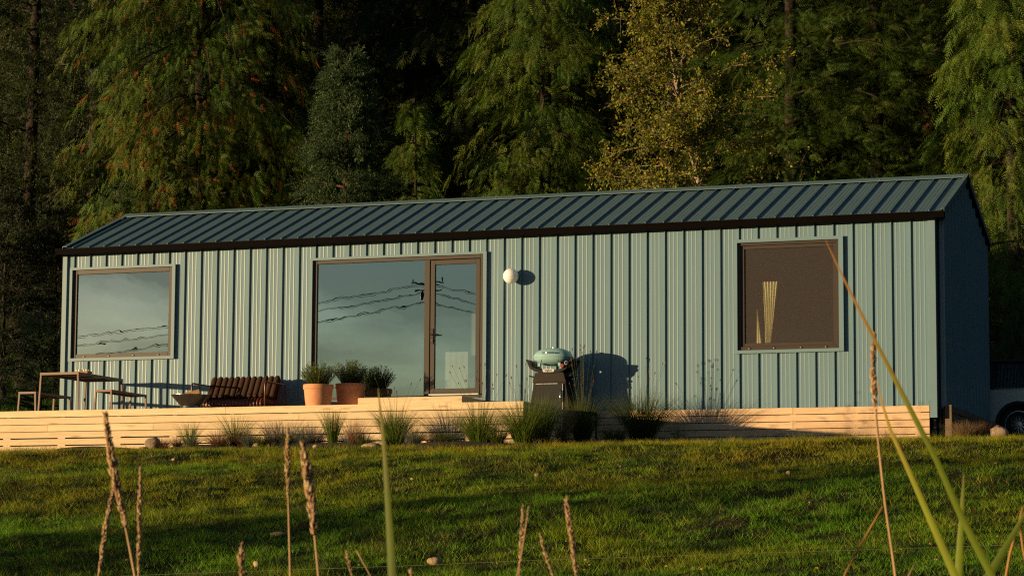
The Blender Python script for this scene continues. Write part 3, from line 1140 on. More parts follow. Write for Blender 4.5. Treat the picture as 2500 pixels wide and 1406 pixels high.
for i in range(nc):
    xx = -hw + 0.03 + cw * (i + 0.5)
    mb = MB()
    lean = 0.0
    def roll(pts, rr):
        vs, fs = [], []
        seg = 12
        for (yy, zz, sc, dx) in pts:
            for j in range(seg):
                a = 2 * math.pi * j / seg
                vs.append((xx + dx + cw * 0.52 * sc * math.cos(a), yy + nrm[0] * rr * sc * math.sin(a), zz + nrm[1] * rr * sc * math.sin(a)))
        for q in range(len(pts) - 1):
            for j in range(seg):
                k2 = (j + 1) % seg
                fs.append((q * seg + j, q * seg + k2, (q + 1) * seg + k2, (q + 1) * seg + j))
        fs += [tuple(range(seg))[::-1], tuple((len(pts) - 1) * seg + j for j in range(seg))]
        mb.add(vs, fs)
    nrm = (-0.94, 0.34)
    top = 0.735 + 0.004 * math.sin(i * 2.3)
    # slightly crooked columns of stuffing, waisted where they are stitched
    P0, P1 = Vector((0.10, 0.36)), Vector((0.285, top))
    pts = []
    for t in np.linspace(0, 1, 12):
        q = P0.lerp(P1, t)
        sc = (0.55 if t in (0, 1) else 0.98 + 0.03 * math.sin(9 * t + i)) 
        pts.append((q.x, q.y, sc, lean * t * 3 + 0.018 * (t - 0.5)))
    roll(pts, 0.042)
    nrm = (0.0, 1.0)
    pts = []
    for t in np.linspace(0, 1, 9):
        sc = 0.6 if t in (0, 1) else 1.0
        pts.append((-0.385 + 0.50 * t, 0.368 - 0.03 * t, sc, lean))
    roll(pts, 0.038)
    fix_normals(mb.build('cushion', 'brown_fabric', so, smooth=True, auto=50))

# terracotta pots with rosemary
def frond_set(base, n, h, spread, leaf_len, leaf_w, cols, seed, droop=0.0, per=16, bare=0.15, toplean=0.0):
    """upright stems carrying many narrow leaves -> arrays"""
    rg = np.random.default_rng(seed)
    V, F, T = [], [], []
    c = 0
    for s_ in range(n):
        az = rg.uniform(0, 2 * np.pi)
        rad = spread * math.sqrt(rg.uniform())
        hh = h * rg.uniform(0.65, 1.05) * (1 - 0.35 * (rad / spread) ** 2)
        b0 = np.array([0.35 * rad * math.cos(az), 0.35 * rad * math.sin(az), 0])
        t1 = np.array([rad * math.cos(az), rad * math.sin(az), hh])
        ts = rg.uniform(bare, 1, per)
        pos = b0 + (t1 - b0) * ts[:, None]
        pos[:, 2] = hh * ts ** 0.9
        a2 = rg.uniform(0, 2 * np.pi, per)
        d = np.stack([np.cos(a2), np.sin(a2), rg.uniform(0.3, 1.3, per)], -1)
        d = norm(d)
        sd_ = norm(np.cross(d, rg.normal(size=(per, 3))))
        L = leaf_len * rg.uniform(0.6, 1.2, per)[:, None]
        vv = np.stack([pos - sd_ * leaf_w * 0.5, pos + sd_ * leaf_w * 0.5, pos + d * L], 1).reshape(-1, 3)
        V.append(vv)
        F.append(np.arange(per * 3).reshape(-1, 3) + c)
        c += per * 3
        ct = cols[rg.integers(len(cols))] * rg.uniform(0.75, 1.25)
        T.append(np.repeat((ct * rg.uniform(0.8, 1.2, (per, 1))), 3, axis=0))
        # the stem
        sv = np.stack([b0 + [-0.003, 0, 0], b0 + [0.003, 0, 0], t1])
        V.append(sv)
        F.append(np.arange(3)[None] + c)
        c += 3
        T.append(np.tile(np.array([0.06, 0.05, 0.02]), (3, 1)))
    return np.concatenate(V) + np.array(base), np.concatenate(F), np.concatenate(T)


ROS = [np.array([0.11, 0.165, 0.03]), np.array([0.17, 0.21, 0.045]), np.array([0.075, 0.12, 0.03]), np.array([0.14, 0.185, 0.05])]
for i, (pl, prr, z_rim, y, lab) in enumerate(((743, 812, 940, -1.02, 'terracotta pot of rosemary nearer the sofa'),
                                               (821, 891, 938, -0.55, 'terracotta pot of rosemary beside the timber step'))):
    a, c = at_y(pl, z_rim, y), at_y(prr, z_rim, y)
    rad = (c[0] - a[0]) / 2
    hh = a[2] - ZD
    pt = empty('plant_pot', ((a[0] + c[0]) / 2, y, ZD))
    tag(pt, lab, 'plant pot', 'terracotta pots by the big window')
    mb = MB()
    mb.lathe([(rad * 0.66, 0), (rad * 0.70, 0.02), (rad * 0.86, hh * 0.5), (rad * 0.93, hh - 0.085), (rad * 0.95, hh - 0.08), (rad * 0.99, hh - 0.065), (rad * 1.0, hh - 0.02), (rad * 0.98, hh), (rad * 0.88, hh - 0.004), (rad * 0.86, hh - 0.06), (0.01, hh - 0.062)], seg=40)
    mb.build('pot', 'terracotta', pt, smooth=True, auto=35)
    mb = MB()
    mb.lathe([(rad * 0.85, hh - 0.060), (rad * 0.5, hh - 0.035), (0.01, hh - 0.03)], seg=20)
    mb.build('soil', 'dark_soil', pt, smooth=True)
    V, F, T = frond_set((0, 0, hh - 0.04), 190, 0.43 if i == 0 else 0.46, 0.32, 0.036, 0.007, ROS, 40 + i, per=46, bare=0.05)
    rm = np_mesh('rosemary', V, F, 'leaves', T)
    rm.location = pt.location
    tag(rm, 'bushy rosemary growing in the terracotta pot %s' % ('nearer the sofa' if i == 0 else 'beside the timber step'), 'plant')

# ------------------------------------------------------------------ grill
gxx = 8.955
gr = empty('gas_grill', (gxx, -0.53, ZD))
tag(gr, 'pale blue gas grill on a black cart against the cabin wall', 'grill')


def lid_shape(zc, top):
    """half of a pillow: wide oval rising to a blunt crown (top) or to a rounded tub (bottom)"""
    prof = []
    for t in np.linspace(0, math.pi / 2, 9):
        prof.append((math.cos(t) ** (0.86 if top else 0.95) if t < math.pi / 2 - 1e-6 else 0.001, math.sin(t)))
    mb = MB()
    seg = 44
    vs, fs = [], []
    for (rr, hh) in prof:
        for j in range(seg):
            a = 2 * math.pi * j / seg
            ca, sa = math.cos(a), math.sin(a)
            ex = 0.315 * math.copysign(abs(ca) ** 0.9, ca) * rr
            ey = 0.235 * math.copysign(abs(sa) ** 0.8, sa) * rr
            vs.append((ex, ey, zc + (hh * 0.152 if top else -hh * 0.132)))
    for i in range(len(prof) - 1):
        for j in range(seg):
            k2 = (j + 1) % seg
            f = (i * seg + j, i * seg + k2, (i + 1) * seg + k2, (i + 1) * seg + j)
            fs.append(f if top else f[::-1])
    mb.add(vs, fs)
    return mb


lid_shape(0.912, True).build('lid', 'grill_blue', gr, smooth=True)
tub = lid_shape(0.905, False)
for sx_ in (-0.17, 0.17):
    tub.box(sx_ - 0.02, sx_ + 0.02, -0.21, -0.17, 0.755, 0.81)
tub.build('tub', 'grill_blue', gr, smooth=True, auto=40)
mb = MB()
for (a, c) in ((0.326, 0.906), (0.322, 0.912)):
    pass
vs = []
seg = 44
for (rr, zz) in ((1.0, 0.903), (1.035, 0.905), (1.035, 0.914), (1.0, 0.916)):
    for j in range(seg):
        a = 2 * math.pi * j / seg
        ca, sa = math.cos(a), math.sin(a)
        vs.append((0.315 * math.copysign(abs(ca) ** 0.8, ca) * rr, 0.235 * math.copysign(abs(sa) ** 0.8, sa) * rr, zz))
mb.add(vs, [(i * seg + j, i * seg + (j + 1) % seg, (i + 1) * seg + (j + 1) % seg, (i + 1) * seg + j) for i in range(3) for j in range(seg)])
mb.build('lid_rim', 'grill_blue', gr, smooth=True)
mb = MB()
mb.tube([(-0.10, -0.20, 0.965), (-0.10, -0.245, 0.968), (0.10, -0.245, 0.968), (0.10, -0.20, 0.965)], 0.011, 8)
mb.build('lid_handle', 'chrome', gr, smooth=True)
mb = MB()
mb.lathe([(0.03, 1.060), (0.03, 1.068), (0.012, 1.074)], 0.01, 0, 0, seg=12)
mb.build('thermometer', 'plate_silver', gr)
# side tables and cradle
for s_ in (-1, 1):
    mb = MB()
    pts = [(s_ * 0.255, 0.755), (s_ * 0.30, 0.77), (s_ * 0.34, 0.845), (s_ * 0.385, 0.875), (s_ * 0.39, 0.855), (s_ * 0.36, 0.80), (s_ * 0.33, 0.725), (s_ * 0.25, 0.715)]
    mb.prism(pts, 'y', -0.20, 0.20)
    fix_normals(mb.build('side_bracket', 'grill_black', gr))
mb = MB()
pts = [(-0.30, 0.80)] + [(0.30 * math.sin(t) * 1.0, 0.80 - 0.115 * math.cos(t)) for t in np.linspace(-1.35, 1.35, 15)] + [(0.30, 0.80), (0.30, 0.72)] + [(0.30 * math.sin(t), 0.72 - 0.10 * math.cos(t) + 0.02) for t in np.linspace(1.2, -1.2, 13)] + [(-0.30, 0.72)]
mb.prism(pts, 'y', -0.225, 0.20)
fix_normals(mb.build('cradle', 'grill_black', gr))
for (dx, dz, rr, m_, nm) in ((0.30, 0.80, 0.033, 'plate_silver', 'dial'), (0.235, 0.755, 0.036, 'knob_red', 'knob')):
    mb = MB()
    mb.lathe([(rr, 0), (rr, 0.02), (rr * 0.7, 0.03)], seg=16)
    o = mb.build(nm, m_, gr, smooth=True, auto=40)
    o.rotation_euler = (R(90), 0, 0)
    o.location = (dx, -0.226, dz)
mb = MB()
mb.lathe([(0.022, 0), (0.022, 0.008)], seg=14)
o = mb.build('dial_face', 'grill_black', gr)
o.rotation_euler = (R(90), 0, 0)
o.location = (0.30, -0.25, 0.80)
# badge with its lettering
mb = MB()
bw, bh = 0.095, 0.024
pts = [(bw * math.copysign(min(1, abs(math.cos(t)) ** 0.35), math.cos(t)), bh * math.copysign(min(1, abs(math.sin(t)) ** 0.35), math.sin(t))) for t in np.linspace(0, 2 * math.pi, 25)[:-1]]
mb.prism(pts, 'y', -0.240, -0.226)
bd = fix_normals(mb.build('badge', 'plate_silver', gr))
bd.location = (0, 0, 0.685)
fc = bpy.data.curves.new('lettering', 'FONT')
fc.body = 'weber'
fc.size = 0.05
fc.align_x = fc.align_y = 'CENTER'
fc.extrude = 0.001
fc.materials.append(M['black_metal'])
ft = bpy.data.objects.new('lettering_curve', fc)
COL.objects.link(ft)
lm = bpy.data.meshes.new_from_object(ft.evaluated_get(bpy.context.evaluated_depsgraph_get()))
bpy.data.objects.remove(ft)
ft = bpy.data.objects.new('lettering', lm)
COL.objects.link(ft)
ft.parent = bd
ft.rotation_euler = (R(90), 0, 0)
ft.location = (0, -0.2415, 0.003)
# cart
mb = MB()
mb.add([(-0.28, -0.20, 0.50), (0.28, -0.20, 0.50), (0.28, 0.20, 0.50), (-0.28, 0.20, 0.50), (-0.235, -0.21, 0.655), (0.235, -0.21, 0.655), (0.235, 0.2, 0.655), (-0.235, 0.2, 0.655)],
       [(0, 3, 2, 1), (4, 5, 6, 7), (0, 1, 5, 4), (1, 2, 6, 5), (2, 3, 7, 6), (3, 0, 4, 7)])
mb.build('cart_top', 'grill_brown', gr)
mb = MB()
mb.add([(-0.34, -0.18, 0.03), (0.34, -0.18, 0.03), (0.34, 0.2, 0.03), (-0.34, 0.2, 0.03), (-0.265, -0.18, 0.499), (0.265, -0.18, 0.499), (0.265, 0.19, 0.499), (-0.265, 0.19, 0.499)],
       [(0, 3, 2, 1), (4, 5, 6, 7), (0, 1, 5, 4), (1, 2, 6, 5), (2, 3, 7, 6), (3, 0, 4, 7)])
mb.build('cart_body', 'grill_black', gr)
mb = MB()
mb.add([(-0.235, -0.20, 0.04), (0.235, -0.20, 0.04), (0.235, -0.183, 0.04), (-0.235, -0.183, 0.04), (-0.225, -0.20, 0.475), (0.225, -0.20, 0.475), (0.225, -0.183, 0.475), (-0.225, -0.183, 0.475)],
       [(0, 3, 2, 1), (4, 5, 6, 7), (0, 1, 5, 4), (1, 2, 6, 5), (2, 3, 7, 6), (3, 0, 4, 7)])
dr = mb.build('cart_door', 'grill_door', gr)
mb = MB()
mb.box(-0.225, 0.14, -0.204, -0.198, 0.474, 0.482)
mb.box(0.224, 0.231, -0.204, -0.198, 0.05, 0.475)
mb.build('door_edge', 'plate_silver', dr)
mb = MB()
mb.tube([(0.195, -0.20, 0.18), (0.195, -0.225, 0.19), (0.195, -0.225, 0.36), (0.195, -0.20, 0.37)], 0.010, 8)
mb.build('door_handle', 'chrome', dr, smooth=True)
for s_ in (-1, 1):
    mb = MB()
    mb.bbox(-0.05, 0.05, -0.15, 0.15, -0.012, 0.012, 0.004)
    o = mb.build('shelf_grip', 'grill_black', gr)
    o.location = (s_ * 0.31, 0, 0.60)
    o.rotation_euler = (0, s_ * -0.25, 0)
for sx_ in (-0.29, 0.29):
    for sy_ in (-0.12, 0.14):
        mb = MB()
        mb.lathe([(0.03, 0), (0.035, 0.03)], sx_, sy_, 0, seg=10)
        mb.build('foot', 'grill_black', gr)

# ------------------------------------------------------------------ car beside the far end
cyc = 4.7
wc = at_y(2487, 1036, cyc)
zgc = wc[2] - 0.335
car = empty('parked_car', (wc[0], cyc, zgc))
tag(car, 'silver hatchback parked behind the right end of the cabin', 'car')
# car points to -x (its tail to the right); side facing the camera is y = 0
sec = []     # (x, z_top_of_body, z_roof, half inset of roof)
prof_low = [(0.80, 0.42), (0.86, 0.62), (0.83, 0.93), (0.72, 0.97), (-2.0, 0.93), (-2.9, 0.90), (-3.45, 0.78), (-3.52, 0.55), (-3.45, 0.25)]
body = [(0.78, 0.28), (0.83, 0.45), (0.85, 0.62), (0.80, 0.95), (-2.0, 0.94), (-2.95, 0.88), (-3.42, 0.74), (-3.5, 0.5), (-3.42, 0.24)]
low = []
def arch(cx):
    return [(cx - 0.39 * math.cos(t), 0.335 + 0.39 * math.sin(t)) for t in np.linspace(-0.25, math.pi + 0.25, 15)]
lowline = [(-3.42, 0.24)] + arch(-2.6) + [(-2.15, 0.22), (-0.45, 0.22)] + arch(0.0) + [(0.5, 0.28), (0.78, 0.28)]
poly = [(x, z) for x, z in body][:-1][::1] 
outline = lowline + [(0.83, 0.45), (0.85, 0.62), (0.80, 0.95)] + [(-2.0, 0.945), (-2.95, 0.88), (-3.42, 0.74), (-3.5, 0.5)]
mb = MB()
mb.prism(outline, 'y', 0.0, 1.72)
fix_normals(mb.build('body', 'car_paint', car))
mb = MB()
mb.prism([(x - 0.0, z) for x, z in ([(-3.3, 0.3), (0.7, 0.3), (0.7, 0.86), (-3.3, 0.7)])], 'y', 0.1, 1.62)
fix_normals(mb.build('underbody', 'dark_plastic', car))


def slab(pts, inset, z0, z1):
    vs = [(x, inset[0], z) for x, z in pts]
    return vs


cab_low = [(0.70, 0.951), (-1.95, 0.946)]
cab_top = [(0.45, 1.44), (-1.25, 1.46)]
mb = MB()
# greenhouse: glass box with leaning sides
yl, yt = 0.035, 0.17
vs = [(0.72, yl, 0.95), (-2.0, yl, 0.945), (-1.25, yt, 1.40), (0.36, yt, 1.39), (0.72, 1.72 - yl, 0.95), (-2.0, 1.72 - yl, 0.945), (-1.25, 1.72 - yt, 1.40), (0.36, 1.72 - yt, 1.39)]
mb.add(vs, [(0, 1, 2, 3), (4, 7, 6, 5), (0, 3, 7, 4), (1, 5, 6, 2), (3, 2, 6, 7)])
fix_normals(mb.build('side_window', 'car_glass', car))
mb = MB()
mb.bbox(-1.32, 0.48, 0.13, 1.59, 1.39, 1.47, 0.03)
mb.build('car_roof', 'black_metal', car)
mb = MB()
def pillar(xa, xb, wdt):
    mb.add([(xa, yl - 0.006, 0.95), (xa + wdt, yl - 0.006, 0.95), (xb + wdt, yt - 0.006, 1.40), (xb, yt - 0.006, 1.40), (xa, yl + 0.03, 0.95), (xa + wdt, yl + 0.03, 0.95), (xb + wdt, yt + 0.03, 1.40), (xb, yt + 0.03, 1.40)],
           [(0, 3, 2, 1), (4, 5, 6, 7), (0, 1, 5, 4), (1, 2, 6, 5), (2, 3, 7, 6), (3, 0, 4, 7)])
pillar(0.14, -0.06, 0.62)
pillar(-0.95, -0.85, 0.08)
pillar(-2.03, -1.30, 0.08)
fix_normals(mb.build('pillar', 'black_metal', car))
mb = MB()
mb.box(-2.0, 0.76, -0.006, 0.02, 0.935, 0.957)
mb.build('belt_trim', 'chrome', car)
for cx in (-2.6, 0.0):
    mb = MB()
    pts = [(cx - 0.40 * math.cos(t), 0.335 + 0.40 * math.sin(t)) for t in np.linspace(-0.2, math.pi + 0.2, 19)] + [(cx - 0.345 * math.cos(t), 0.335 + 0.345 * math.sin(t)) for t in np.linspace(math.pi + 0.2, -0.2, 19)]
    mb.prism(pts, 'y', -0.012, 0.06)
    fix_normals(mb.build('wheel_arch', 'dark_plastic', car))
mb = MB()
mb.bbox(0.78, 0.862, 0.02, 0.30, 0.62, 0.88, 0.02)
mb.build('tail_light', 'knob_red', car)
for cx in (-2.6, 0.0):
    wh = MB()
    wh.lathe([(0.235, -0.09), (0.30, -0.105), (0.333, -0.08), (0.336, 0.0), (0.333, 0.08), (0.30, 0.105), (0.235, 0.09)], seg=36)
    wo_ = wh.build('wheel', 'rubber', car, smooth=True, auto=40)
    wo_.rotation_euler = (R(90), 0, 0)
    wo_.location = (cx, 0.11, 0.336)
    mb = MB()
    mb.lathe([(0.205, 0.03), (0.236, 0.06), (0.237, 0.092), (0.222, 0.094), (0.212, 0.06), (0.205, 0.031)], seg=36)
    for q in range(10):
        a = 2 * math.pi * q / 10 + 0.12
        for da in (-0.05, 0.05):
            d1 = Vector((math.cos(a + da * 0.4), math.sin(a + da * 0.4), 0))
            d2 = Vector((math.cos(a + da * 3), math.sin(a + da * 3), 0))
            mb.tube([d1 * 0.045 + Vector((0, 0, 0.085)), d2 * 0.218 + Vector((0, 0, 0.078))], [0.013, 0.010], 5)
    mb.lathe([(0.055, 0.06), (0.055, 0.095), (0.03, 0.10)], seg=16)
    rm_ = mb.build('rim', 'plate_silver', wo_, smooth=True, auto=40)
    mb = MB()
    mb.lathe([(0.204, -0.02), (0.204, 0.02)], seg=24)
    mb.build('brake', 'black_metal', wo_)

# ------------------------------------------------------------------ stones
def stone(name, px, py, y, wpx, hpx, m_, label, cat='rock', group=None, seed=0, sink=0.2, zfix=None):
    c = at_y(px, py, y)
    sc = np.linalg.norm(c - CAM) / FPX
    rx, rz = wpx * sc / 2, hpx * sc / 2
    rg = np.random.default_rng(100 + seed)
    mb = MB()
    nu, nv = 14, 9
    ph = rg.uniform(0, 6, 8)
    vs, fs = [], []
    for i in range(nv):
        t = 0.06 + (math.pi - 0.12) * i / (nv - 1)
        for j in range(nu):
            a = 2 * math.pi * j / nu
            d = np.array([math.sin(t) * math.cos(a), math.sin(t) * math.sin(a), math.cos(t)])
            f = 1 + 0.10 * math.sin(3 * d[0] + ph[0]) + 0.09 * math.sin(4 * d[1] + 3 * d[2] + ph[1]) + 0.06 * math.sin(7 * d[2] + 5 * d[0] + ph[2])
            vs.append((d[0] * rx * f, d[1] * rx * 0.8 * f, d[2] * rz * f))
    for i in range(nv - 1):
        for j in range(nu):
            k2 = (j + 1) % nu
            fs.append((i * nu + j, (i + 1) * nu + j, (i + 1) * nu + k2, i * nu + k2))
    fs += [tuple(range(nu)), tuple((nv - 1) * nu + j for j in range(nu))[::-1]]
    mb.add(vs, fs)
    o = fix_normals(mb.build(name, m_, smooth=True, auto=60))
    zz = float(ground_z(c[0], y)) + rz * (1 - sink)
    o.location = (c[0], y, zz if zfix is None else c[2])
    o.rotation_euler = (0, 0, rg.uniform(-0.4, 0.4))
    tag(o, label, cat, group)
    return o


def lawn_hit(px, py):
    """where a sight line meets the lawn"""
    d = ray(px, py)
    t = 8.0
    while t < 80:
        p = CAM + d * t
        if p[2] < float(ground_z(p[0], p[1])):
            return p
        t += 0.04
    return p


ST = 'rocks along the edge of the planting'
stone('rock', 373, 1081, -4.2, 37, 34, 'granite', 'round brown boulder on the grass in front of the bare deck boards', group=ST, seed=1, sink=-0.1)
stone('rock', 350, 1097, -4.45, 34, 12, 'granite', 'flat dark lump of rock at the foot of the round boulder', group=ST, seed=2)
stone('rock', 771, 1093, -4.5, 18, 12, 'tan_stone', 'small pale stone between the upright grass tufts at the lawn edge', group=ST, seed=3)
stone('rock', 906, 1089, -4.55, 46, 15, 'tan_stone', 'long flat tan rock at the lawn edge beside the green grass blade', group=ST, seed=4)
stone('rock', 668, 1073, -4.1, 18, 26, 'granite', 'narrow grey rock standing behind the blue grass tufts', group=ST, seed=5)
stone('rock', 2216, 1078, -1.2, 34, 13, 'tan_stone', 'flat pale rock in the grass before the skirting boards', group=ST, seed=6)
stone('rock', 2441, 1056, -0.3, 42, 36, 'granite', 'big grey boulder in front of the car wheel', group=ST, seed=7, sink=-0.35)
stone('rock', 2414, 1076, -0.9, 36, 13, 'yellow_stone', 'yellow flat rock below the boulder by the car', group=ST, seed=8)
LS = 'stones lying in the lawn'
for i, (px, py, wp, hp, lab) in enumerate(((1060, 1386, 33, 22, 'tan oval stone lying alone at the bottom of the lawn'),
        (626, 1390, 16, 18, 'small upright pale stone beside the cut off seed head'),
        (680, 1312, 36, 14, 'flat grey stone half sunk in the shaded lawn'),
        (1312, 1168, 13, 11, 'small yellow stone high on the lawn below the grill'),
        (1894, 1157, 10, 9, 'small tan stone, left of a pair below the square window'),
        (1925, 1160, 12, 11, 'small tan stone, right of a pair below the square window'))):
    p = lawn_hit(px, py)
    o = stone('stone', px, py, p[1], wp, hp, 'tan_stone', lab, 'stone', LS, 20 + i, sink=-0.25)
for i in range(34):
    px, py = random.uniform(30, 2470), random.uniform(1120, 1400) if i % 3 else random.uniform(1340, 1400)
    if i > 24:
        px, py = random.uniform(1950, 2480), random.uniform(1110, 1140) if i % 2 else random.uniform(1330, 1395)
    p = lawn_hit(px, py)
    s_ = random.uniform(4, 9)
    stone('stone', px, py, p[1], s_ * random.uniform(1, 1.7), s_ * 0.8, random.choice(['tan_stone', 'granite', 'yellow_stone']),
          'little stone among the short grass of the lawn', 'stone', 'little stones scattered over the lawn', 60 + i, sink=0.1)

# ------------------------------------------------------------------ grass
def blades(base, h, az, lean, arch, wid, tint, nseg=2, tip_tint=None):
    """vectorised grass blades: base (n,3), all else (n,) -> V, F, T"""
    n = len(base)
    d = np.stack([np.cos(az), np.sin(az), np.zeros(n)], -1)
    fa = RNG.uniform(0, 2 * np.pi, n)
    sd = np.stack([np.cos(fa), np.sin(fa), np.zeros(n)], -1)
    vs, tts = [], []
    for i in range(nseg + 1):
        t = i / nseg
        p = base + d * (h * (lean * t + arch * t * t))[:, None]
        p[:, 2] += h * (t - 0.45 * arch * t * t)
        tt = tint * (0.75 + 0.35 * t) if tip_tint is None else tint * (1 - t) + tip_tint * t
        if i < nseg:
            ww = (wid * 0.5 * (1 - 0.6 * t))[:, None]
            vs += [p - sd * ww, p + sd * ww]
            tts += [tt, tt]
        else:
            vs.append(p)
            tts.append(tt)
    k = 2 * nseg + 1
    V = np.stack(vs, 1).reshape(-1, 3)
    T = np.stack(tts, 1).reshape(-1, 3)
    f = []
    for i in range(nseg - 1):
        a = 2 * i
        f += [(a, a + 1, a + 2), (a + 1, a + 3, a + 2)]
    f.append((k - 3, k - 2, k - 1))
    F = (np.array(f)[None] + (np.arange(n) * k)[:, None, None]).reshape(-1, 3)
    return V, F, T


def vnoise(x, y, s, seed=0):
    """smooth value noise on the plane"""
    rg = np.random.default_rng(seed)
    tb = rg.uniform(0, 1, (64, 64))
    u, v = np.asarray(x) * s, np.asarray(y) * s
    i, j = np.floor(u).astype(int), np.floor(v).astype(int)
    fu, fv = u - i, v - j
    fu, fv = fu * fu * (3 - 2 * fu), fv * fv * (3 - 2 * fv)
    g_ = lambda a, b: tb[a % 64, b % 64]
    return (g_(i, j) * (1 - fu) + g_(i + 1, j) * fu) * (1 - fv) + (g_(i, j + 1) * (1 - fu) + g_(i + 1, j + 1) * fu) * fv


GREEN, YELL, STRAW, DEEP = np.array([0.115, 0.285, 0.009]), np.array([0.31, 0.28, 0.009]), np.array([0.30, 0.19, 0.05]), np.array([0.035, 0.085, 0.010])


def xl(y, px):
    a = ray(px, 1200)
    return CAM[0] + a[0] / a[1] * (y - CAM[1])


def lawn(n, ylo, yhi, pxa, pxb, hmin, hmax, name, label, wid=0.005):
    y = RNG.uniform(ylo, yhi, n * 2)
    a, b = xl(y, pxa), xl(y, pxb)
    x = a + (b - a) * RNG.uniform(0, 1, n * 2)
    # keep off the deck, the planting and the cabin
    bedy = np.interp(x, [2.1, 9.6, 10.4, 11.5, 13.0], [-4.35, -4.6, -4.0, -2.3, -1.0])
    ok = ~((x < 9.52) & (y > -3.52)) & ~((x < 15.25) & (y > -0.06)) & ~((x > 2.1) & (x < 13.0) & (y > bedy + 0.05))
    ok &= ~((x > 11.0) & (x < 16.5) & (y > 4.2))
    # bare spots
    bare = vnoise(x, y, 0.9, 3) * 0.6 + vnoise(x, y, 2.7, 4) * 0.4
    ok &= (bare > 0.21) | (RNG.uniform(0, 1, n * 2) < 0.25)
    x, y = x[ok][:n], y[ok][:n]
    m_ = len(x)
    c1 = vnoise(x, y, 0.55, 5)
    c2 = vnoise(x, y, 2.2, 6)
    c3 = vnoise(x, y, 6.0, 8)
    h = (hmin + (hmax - hmin) * (0.25 + 0.75 * c3 * (0.4 + c2))) * RNG.uniform(0.55, 1.25, m_)
    up = np.clip((y + 13.0) / 8.0, 0, 1)               # the upper part of the slope is drier
    yl_ = np.clip(0.18 + 0.62 * up + 0.9 * (c1 - 0.5) + 0.5 * (c2 - 0.5) + RNG.normal(0, 0.16, m_), 0, 1)
    st = (RNG.uniform(0, 1, m_) < 0.05 + 0.10 * up * c2)
    T = GREEN * (1 - yl_[:, None]) + YELL * yl_[:, None]
    dp = np.clip((vnoise(x, y, 3.6, 9) - 0.52) * 3.5, 0, 0.85)[:, None]
    T = T * (1 - dp) + DEEP * dp
    T[st] = STRAW
    tall = vnoise(x, y, 1.7, 21) * vnoise(x, y, 4.1, 22) > 0.50
    h[tall] *= 1.7
    T *= 1.12
    T *= RNG.uniform(0.55, 1.45, (m_, 1))
    base = np.stack([x, y, ground_z(x, y) - 0.004], -1)
    az = RNG.uniform(0, 2 * np.pi, m_) + 0.0
    V, F, TT = blades(base, h, az, RNG.uniform(0.0, 0.9, m_), RNG.uniform(0.1, 0.5, m_), wid * RNG.uniform(0.8, 1.5, m_), T, nseg=1)
    o = np_mesh(name, V, F, 'blades', TT)
    tag(o, label, 'grass', kind='stuff')
    return o


lawn(390000, -18.6, -0.1, -350, 3250, 0.02, 0.105, 'lawn_grass', 'short green and yellow grass covering the slope below the deck')
# rough grass on the shaded rise behind the left end, and the verge by the car
x = RNG.uniform(-11, -0.4, 40000)
y = RNG.uniform(0.3, 15, 40000)
keep = ~((x > -4.3) & (y < 0.2))
x, y = x[keep], y[keep]
T = DEEP * 0.9 + (GREEN - DEEP) * vnoise(x, y, 0.8, 12)[:, None]
T *= RNG.uniform(0.7, 1.3, (len(x), 1))
V, F, TT = blades(np.stack([x, y, ground_z(x, y)], -1), RNG.uniform(0.10, 0.34, len(x)), RNG.uniform(0, 6.28, len(x)), RNG.uniform(0, 0.4, len(x)), RNG.uniform(0.1, 0.8, len(x)), RNG.uniform(0.006, 0.014, len(x)), T, nseg=1)
tag(np_mesh('rough_grass', V, F, 'blades', TT), 'long rough grass on the shaded rise left of the cabin', 'grass', kind='stuff')
x = RNG.uniform(15.25, 20, 9000)
y = RNG.uniform(-0.3, 4.4, 9000)
T = np.tile(GREEN, (9000, 1)) * RNG.uniform(0.6, 1.2, (9000, 1))
V, F, TT = blades(np.stack([x, y, ground_z(x, y)], -1), RNG.uniform(0.06, 0.2, 9000), RNG.uniform(0, 6.28, 9000), RNG.uniform(0, 0.4, 9000), RNG.uniform(0.1, 0.8, 9000), np.full(9000, 0.008), T, nseg=1)
tag(np_mesh('verge_grass', V, F, 'blades', TT), 'tufty grass on the verge in front of the parked car', 'grass', kind='stuff')


# ------------------------------------------------------------------ ornamental grasses along the deck
def c3(*a):
    return np.array(a, float)


PAL = {
    'G': (c3(0.06, 0.125, 0.012), c3(0.16, 0.20, 0.022)),
    'D': (c3(0.04, 0.075, 0.012), c3(0.10, 0.12, 0.022)),
    'B': (c3(0.06, 0.085, 0.06), c3(0.15, 0.16, 0.11)),
    'R': (c3(0.12, 0.06, 0.03), c3(0.24, 0.13, 0.07)),
    'L': (c3(0.12, 0.09, 0.05), c3(0.38, 0.25, 0.12)),
    'P': (c3(0.10, 0.085, 0.07), c3(0.24, 0.18, 0.17)),
}


